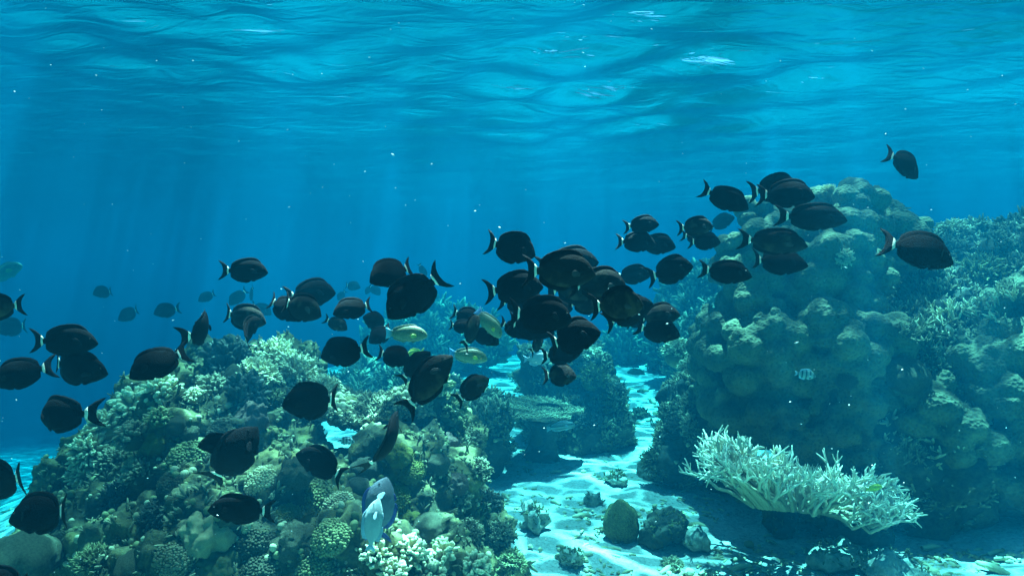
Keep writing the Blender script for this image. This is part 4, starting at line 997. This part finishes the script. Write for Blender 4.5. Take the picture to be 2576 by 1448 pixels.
SCHOOL = [
 ('b0', (-75, 778), (58, 766), 1.9, 'black fish whose white-banded tail alone enters at the left edge, mid height', {}),
 ('b1', (-12, 826), (72, 818), 5.5, 'faded blue-grey fish at the left edge above the dark fish pair', {}),
 ('p1', (54, 664), (-34, 708), 6.5, 'ghostly greenish fish fading into blue water high at the left edge', {'cat': 'parrotfish'}),
 ('b0', (250, 858), (80, 856), 2.1, 'dark oval fish at the left, lying just above another with its fin raised', {'fat': .86}),
 ('b2', (-32, 962), (128, 916), 2.0, 'dark fish cut by the left edge, tail touching its neighbour', {'fat': .9}),
 ('b3', (268, 936), (104, 918), 2.1, 'dark fish on the left with a side fin stuck out to the right', {'yaw': -12, 'fat': .95}),
 ('b2', (327, 945), (465, 880), 2.2, 'dark left-facing fish alone above the outer left slope', {'yaw': 12}),
 ('b4', (72, 1050), (222, 1036), 2.0, 'round dark fish with its tail folded, left of the mound slope', {'yaw': -28, 'fat': 1.0}),
 ('b0', (-110, 1222), (100, 1186), 1.8, 'fish at the left edge showing only its big crescent tail above the sand', {}),
 ('b0', (13, 1304), (206, 1276), 1.8, 'black fish low at the left edge in front of the pale dome', {'fat': .95}),
 ('b0', (-70, 1470), (100, 1462), 1.7, 'black back of a fish in the bottom left corner', {}),
 ('b0', (498, 1114), (610, 1120), 2.1, 'smaller dark fish pushing its head left against the mound rocks', {'yaw': 10}),
 ('b3', (628, 1072), (556, 1222), 2.1, 'black fish steeply tilted with its tail hanging over the low black fish', {'yaw': -25, 'fat': 1.05}),
 ('b0', (521, 1274), (688, 1288), 1.9, 'low black fish grazing above the knobby corals of the mound', {'fat': .92}),
 ('b0', (679, 681), (557, 680), 2.4, 'solitary black fish in open water left of centre', {}),
 ('b1', (231, 738), (290, 730), 6.0, 'faint fish highest of the faded ones on the left', {}),
 ('b0', (295, 803), (356, 777), 6.5, 'faint fish lowest and leftmost of the distant trio', {}),
 ('b0', (383, 787), (455, 774), 5.6, 'faint left-facing fish between the distant trio and the turning fish', {}),
 ('b0', (498, 756), (544, 736), 6.0, 'faint small fish above the fish that turns tail-on', {}),
 ('b2', (577, 766), (622, 728), 5.2, 'faint steep fish under the solitary black fish', {'yaw': 15}),
 ('b0', (624, 756), (642, 718), 6.5, 'faint fish nearly tail-on right of the steep faint one', {'yaw': -35}),
 ('b2', (684, 790), (632, 764), 6.0, 'faint fish mostly hidden behind the banded pair', {}),
 ('b3', (484, 800), (546, 852), 2.5, 'dark fish turning tail-on with fins spread, above the mound', {'yaw': -58, 'roll': 0}),
 ('d1', (674, 808), (551, 786), 2.7, 'dusky fish with pale smudges just above the crown of the mound', {}),
 ('b4', (642, 800), (600, 858), 2.4, 'black fish seen from behind, white band upright over the pale coral', {'yaw': -50, 'roll': 0}),
 ('b0', (849, 730), (714, 748), 2.7, 'black humped fish behind the banded pair', {}),
 ('b0', (772, 800), (660, 750), 2.4, 'rear black fish of the banded pair, lower and behind', {'fat': .95}),
 ('d1', (817, 790), (692, 756), 2.2, 'front fish of the banded pair with a dusky pale forehead', {}),
 ('b2', (838, 786), (938, 764), 2.3, 'black left-facing fish beside the banded pair', {'yaw': 20}),
 ('d0', (874, 828), (818, 800), 3.2, 'dusky fish with a drooping head under the left-facing black fish', {'yaw': -20}),
 ('b2', (918, 790), (978, 834), 3.2, 'blue-black fish hanging between the left-facing one and the greenish parrotfish', {'yaw': 35}),
 ('b2', (930, 858), (990, 824), 3.0, 'small black fish touching the tail of the brown parrotfish', {'yaw': 35}),
 ('b0', (909, 722), (864, 716), 5.8, 'faint round fish above the gap between two black fish', {}),
 ('b0', (958, 742), (928, 716), 6.2, 'faint fish tucked under the upper black pair', {}),
 ('b0', (918, 740), (936, 718), 7.0, 'faintest small fish beside the one under the upper black pair', {}),
 ('b0', (1075, 700), (1050, 660), 6.0, 'faint fish half hidden between two raised tails', {'fat': .7}),
 ('b0', (848, 755), (870, 730), 7.5, 'barely visible fish between the humped fish and the left-facing one', {}),
 ('b2', (928, 706), (1042, 664), 2.1, 'upper black fish of the pair with raised crescent tails', {'yaw': 18, 'fat': 1.08}),
 ('b1', (970, 796), (1114, 686), 1.9, 'largest black fish of the pair with raised crescent tails', {'fat': 1.06}),
 ('b0', (798, 895), (930, 876), 2.1, 'black fish with a dark olive sheen directly over the mound crown', {'fat': 1.02}),
 ('b1', (1036, 908), (948, 884), 2.4, 'black fish whose tail faces the tail of the fish over the crown', {'yaw': -12, 'fat': 1.1}),
 ('y', (1022, 892), (1068, 884), 2.9, 'bright yellow fish peeking out between black fish in the centre', {}),
 ('b1', (1080, 880), (1012, 962), 2.3, 'black fish with its side fin open beside the steep striped fish', {'yaw': -15, 'fat': .9}),
 ('d0', (1138, 884), (1014, 1038), 1.9, 'dusky fish climbing steeply with its white-banded tail down on the ledge', {'fat': .8}),
 ('p1', (1075, 840), (966, 838), 2.9, 'brown-green parrotfish swimming right in the middle of the school', {'cat': 'parrotfish'}),
 ('p2', (1262, 846), (1196, 776), 2.6, 'green parrotfish with a blue tail diving head down', {'cat': 'parrotfish'}),
 ('p3', (1226, 900), (1128, 888), 2.7, 'green parrotfish with an orange cheek swimming right over the reef', {'cat': 'parrotfish'}),
 ('b0', (1207, 806), (1136, 784), 2.9, 'black fish at the left end of the dense cluster', {'fat': 1.25}),
 ('b1', (1196, 826), (1126, 816), 2.7, 'black fish below the left end of the cluster, tail pointing down-left', {'fat': 1.0}),
 ('d0', (1204, 790), (1168, 872), 2.4, 'dusky fish seen from behind with a bright white band by the diving parrotfish', {'yaw': -35}),
 ('b2', (1259, 864), (1180, 826), 2.8, 'black fish beneath the diving green parrotfish', {}),
 ('b0', (1340, 848), (1254, 808), 2.7, 'blue-black fish under the big centre fish', {'fat': .9}),
 ('b1', (1353, 636), (1226, 610), 2.2, 'black fish highest in the middle, above the cluster', {'yaw': -18, 'fat': 1.15}),
 ('d0', (1505, 682), (1316, 680), 1.75, 'big dusky fish topping the cluster with its pale side fin open', {'fat': 1.0}),
 ('b0', (1510, 652), (1350, 676), 2.5, 'bluish fish edge showing behind the big dusky fish', {'fat': 1.05}),
 ('b0', (1371, 714), (1218, 734), 2.1, 'black fish on the left of the cluster under the big dusky one', {}),
 ('b0', (1380, 762), (1246, 754), 2.6, 'black fish behind it with only its lower tail lobe showing', {}),
 ('b0', (1535, 708), (1366, 728), 2.2, 'black fish in the core of the cluster below the big dusky one', {}),
 ('b0', (1582, 712), (1430, 716), 2.0, 'black fish in the core of the cluster, uppermost on the right', {}),
 ('d0', (1620, 760), (1486, 772), 1.75, 'large dark fish with faint vertical bars at the right of the cluster', {'fat': 1.32}),
 ('b0', (1648, 756), (1518, 812), 2.1, 'black fish whose head pokes out right behind the barred one', {}),
 ('b0', (1532, 766), (1422, 762), 2.3, 'black fish in the middle of the cluster left of the barred one', {}),
 ('b0', (1446, 798), (1276, 786), 1.85, 'big black fish with a broad yellow-white band at the centre of the picture', {'fat': 1.08}),
 ('b0', (1444, 772), (1340, 778), 2.5, 'bluish fish showing over the back of the big centre fish', {}),
 ('b0', (1400, 834), (1272, 808), 2.3, 'black fish just under the big centre fish, band beside band', {}),
 ('b0', (1512, 826), (1372, 868), 1.9, 'large black fish sloping up right under the big centre fish', {'fat': 1.12}),
 ('b0', (1464, 884), (1360, 898), 2.3, 'black fish hidden low behind the sloping large one', {}),
 ('d0', (1368, 846), (1334, 886), 2.8, 'dark fish seen from behind above the pale ghostly fish', {'yaw': -40}),
 ('w', (1388, 900), (1314, 904), 3.0, 'pale ghostly grey-white fish in front of the far pillar', {}),
 ('b0', (1454, 944), (1364, 942), 2.3, 'round black fish in front of the far pillar', {'yaw': -20, 'fat': 1.1}),
 ('b0', (1662, 560), (1569, 570), 2.9, 'upper fish of the small group left of the boulder coral', {'fat': .95}),
 ('b0', (1655, 612), (1549, 604), 2.9, 'left fish of an overlapping pair below the upper one', {'fat': .95}),
 ('b0', (1703, 618), (1602, 610), 3.3, 'right fish of the overlapping pair, slightly paler', {'fat': .95}),
 ('b0', (1640, 686), (1545, 696), 3.6, 'bluish faded fish behind the cluster on its right', {}),
 ('b0', (1748, 662), (1626, 698), 2.5, 'black humped fish right of the cluster beside the boulder coral', {'fat': 1.02}),
 ('b0', (1888, 524), (1763, 474), 2.4, 'black fish descending toward the boulder coral, upper right', {'fat': .9}),
 ('b0', (2050, 492), (1908, 482), 2.4, 'lower fish of the overlapping pair at the top of the boulder coral', {'fat': 1.0}),
 ('b0', (2016, 464), (1882, 484), 2.7, 'upper fish of the overlapping pair at the top of the boulder coral', {'fat': 1.0}),
 ('b0', (1798, 566), (1702, 574), 2.8, 'dark fish leading the small group left of the boulder coral', {}),
 ('b0', (1849, 542), (1782, 574), 3.9, 'faded fish just right of the leading dark fish', {}),
 ('b0', (1816, 606), (1730, 608), 2.9, 'lower dark fish of the small group left of the boulder coral', {}),
 ('b0', (1796, 602), (1711, 592), 3.4, 'fish mostly behind the lower dark one, tail showing', {'fat': .8}),
 ('b0', (2140, 550), (1948, 542), 2.3, 'long slender black fish crossing the upper boulder coral', {'fat': .66}),
 ('b0', (2034, 616), (1860, 600), 2.3, 'black fish crossing the shoulder of the boulder coral', {'fat': .74}),
 ('b0', (2036, 664), (1880, 656), 2.6, 'black fish partly lost in the boulder coral shade', {'fat': .82}),
 ('b0', (1900, 692), (1755, 676), 2.3, 'black fish at the left edge of the boulder coral', {'fat': .8}),
 ('b1', (2326, 442), (2232, 382), 2.4, 'lone black fish nose down in the open water far right', {'yaw': -22, 'fat': 1.1}),
 ('b1', (2412, 658), (2226, 598), 1.8, 'large black fish with a tall crescent tail over the right reef wall', {'fat': 1.0}),
 ('b0', (1714, 786), (1600, 800), 2.4, 'upper black fish of the pair right below the cluster', {'fat': 1.0}),
 ('b0', (1717, 842), (1597, 826), 2.3, 'lower black fish of the pair right below the cluster', {'fat': 1.0}),
 ('b0', (1626, 802), (1574, 818), 3.6, 'faded fish between the cluster and the pair to its right', {}),
 ('b4', (710, 1008), (858, 1012), 1.9, 'big round black fish in front of the mound crown', {'yaw': 14, 'fat': 1.18}),
 ('b0', (1230, 946), (1146, 1008), 2.3, 'black fish rising right with its white band, above the table coral', {'fat': 1.05}),
 ('b3', (990, 1034), (976, 1188), 2.4, 'black fish standing tail down in the shade beneath the ledge', {'yaw': -30, 'fat': .8}),
 ('b1', (744, 1132), (874, 1196), 2.3, 'black fish in the hollow of the mound, tail to the right', {'fat': 1.05}),
 ('m', (892, 1110), (848, 1106), 2.4, 'small pale barred fish sheltering in the hollow under the ledge', {}),
 ('g', (962, 1198), (950, 1362), 1.5, 'grey surgeonfish with a vivid blue fin edge rising behind the pale fish', {'yaw': -12, 'cat': 'surgeonfish'}),
 ('w', (946, 1256), (930, 1390), 1.4, 'pale white fish pointing straight up in front of the blue-edged fish', {'fat': .8, 'yaw': -10}),
 ('m', (2052, 945), (1998, 938), 3.0, 'tiny pale barred fish against the dark boulder coral', {}),
 ('y', (2222, 1222), (2176, 1230), 2.9, 'small yellow fish among the right branches of the white staghorn', {'fat': .7}),
 ('s', (1446, 1066), (1374, 1078), 4.6, 'faint lined fish hovering under the table coral', {'cat': 'snapper'}),
]
for k_, a_, b_, d_, lb, kw in SCHOOL: swim(k_, a_, b_, d_, lb, **kw)

# specks of drifting matter in the water
q = random.Random(11); mb = MB()
for i in range(360):
    Yd = q.uniform(.45, 3.2) ; x, z = q.uniform(-.9, .9) * Yd, q.uniform(-.5, .5) * Yd
    if z < -.9: continue
    r = q.uniform(.0003, .0009) * (1 if q.random() < .93 else 1.4) * (.6 + .5 * Yd)
    V = ICO1[0][:12] if False else np.array([(1, 0, 0), (-1, 0, 0), (0, 1, 0), (0, -1, 0), (0, 0, 1), (0, 0, -1)], float) * r * np.array([q.uniform(1, 2.6), 1, q.uniform(.6, 1)])
    a = q.uniform(-.5, .5); V = V @ np.array([[math.cos(a), 0, math.sin(a)], [0, 1, 0], [-math.sin(a), 0, math.cos(a)]])
    mb.add(V + np.array([x, Yd, z]), [(0, 2, 4), (2, 1, 4), (1, 3, 4), (3, 0, 4), (2, 0, 5), (1, 2, 5), (3, 1, 5), (0, 3, 5)])
mm, n, l, p = nodes('speck'); p.inputs['Base Color'].default_value = (.85, .85, .8, 1); p.inputs['Roughness'].default_value = .8
o = obj('drifting_specks', mb.mesh('specks', mm)); tag(o, 'fine pale specks of plankton drifting through the water', 'plankton', kind='stuff')
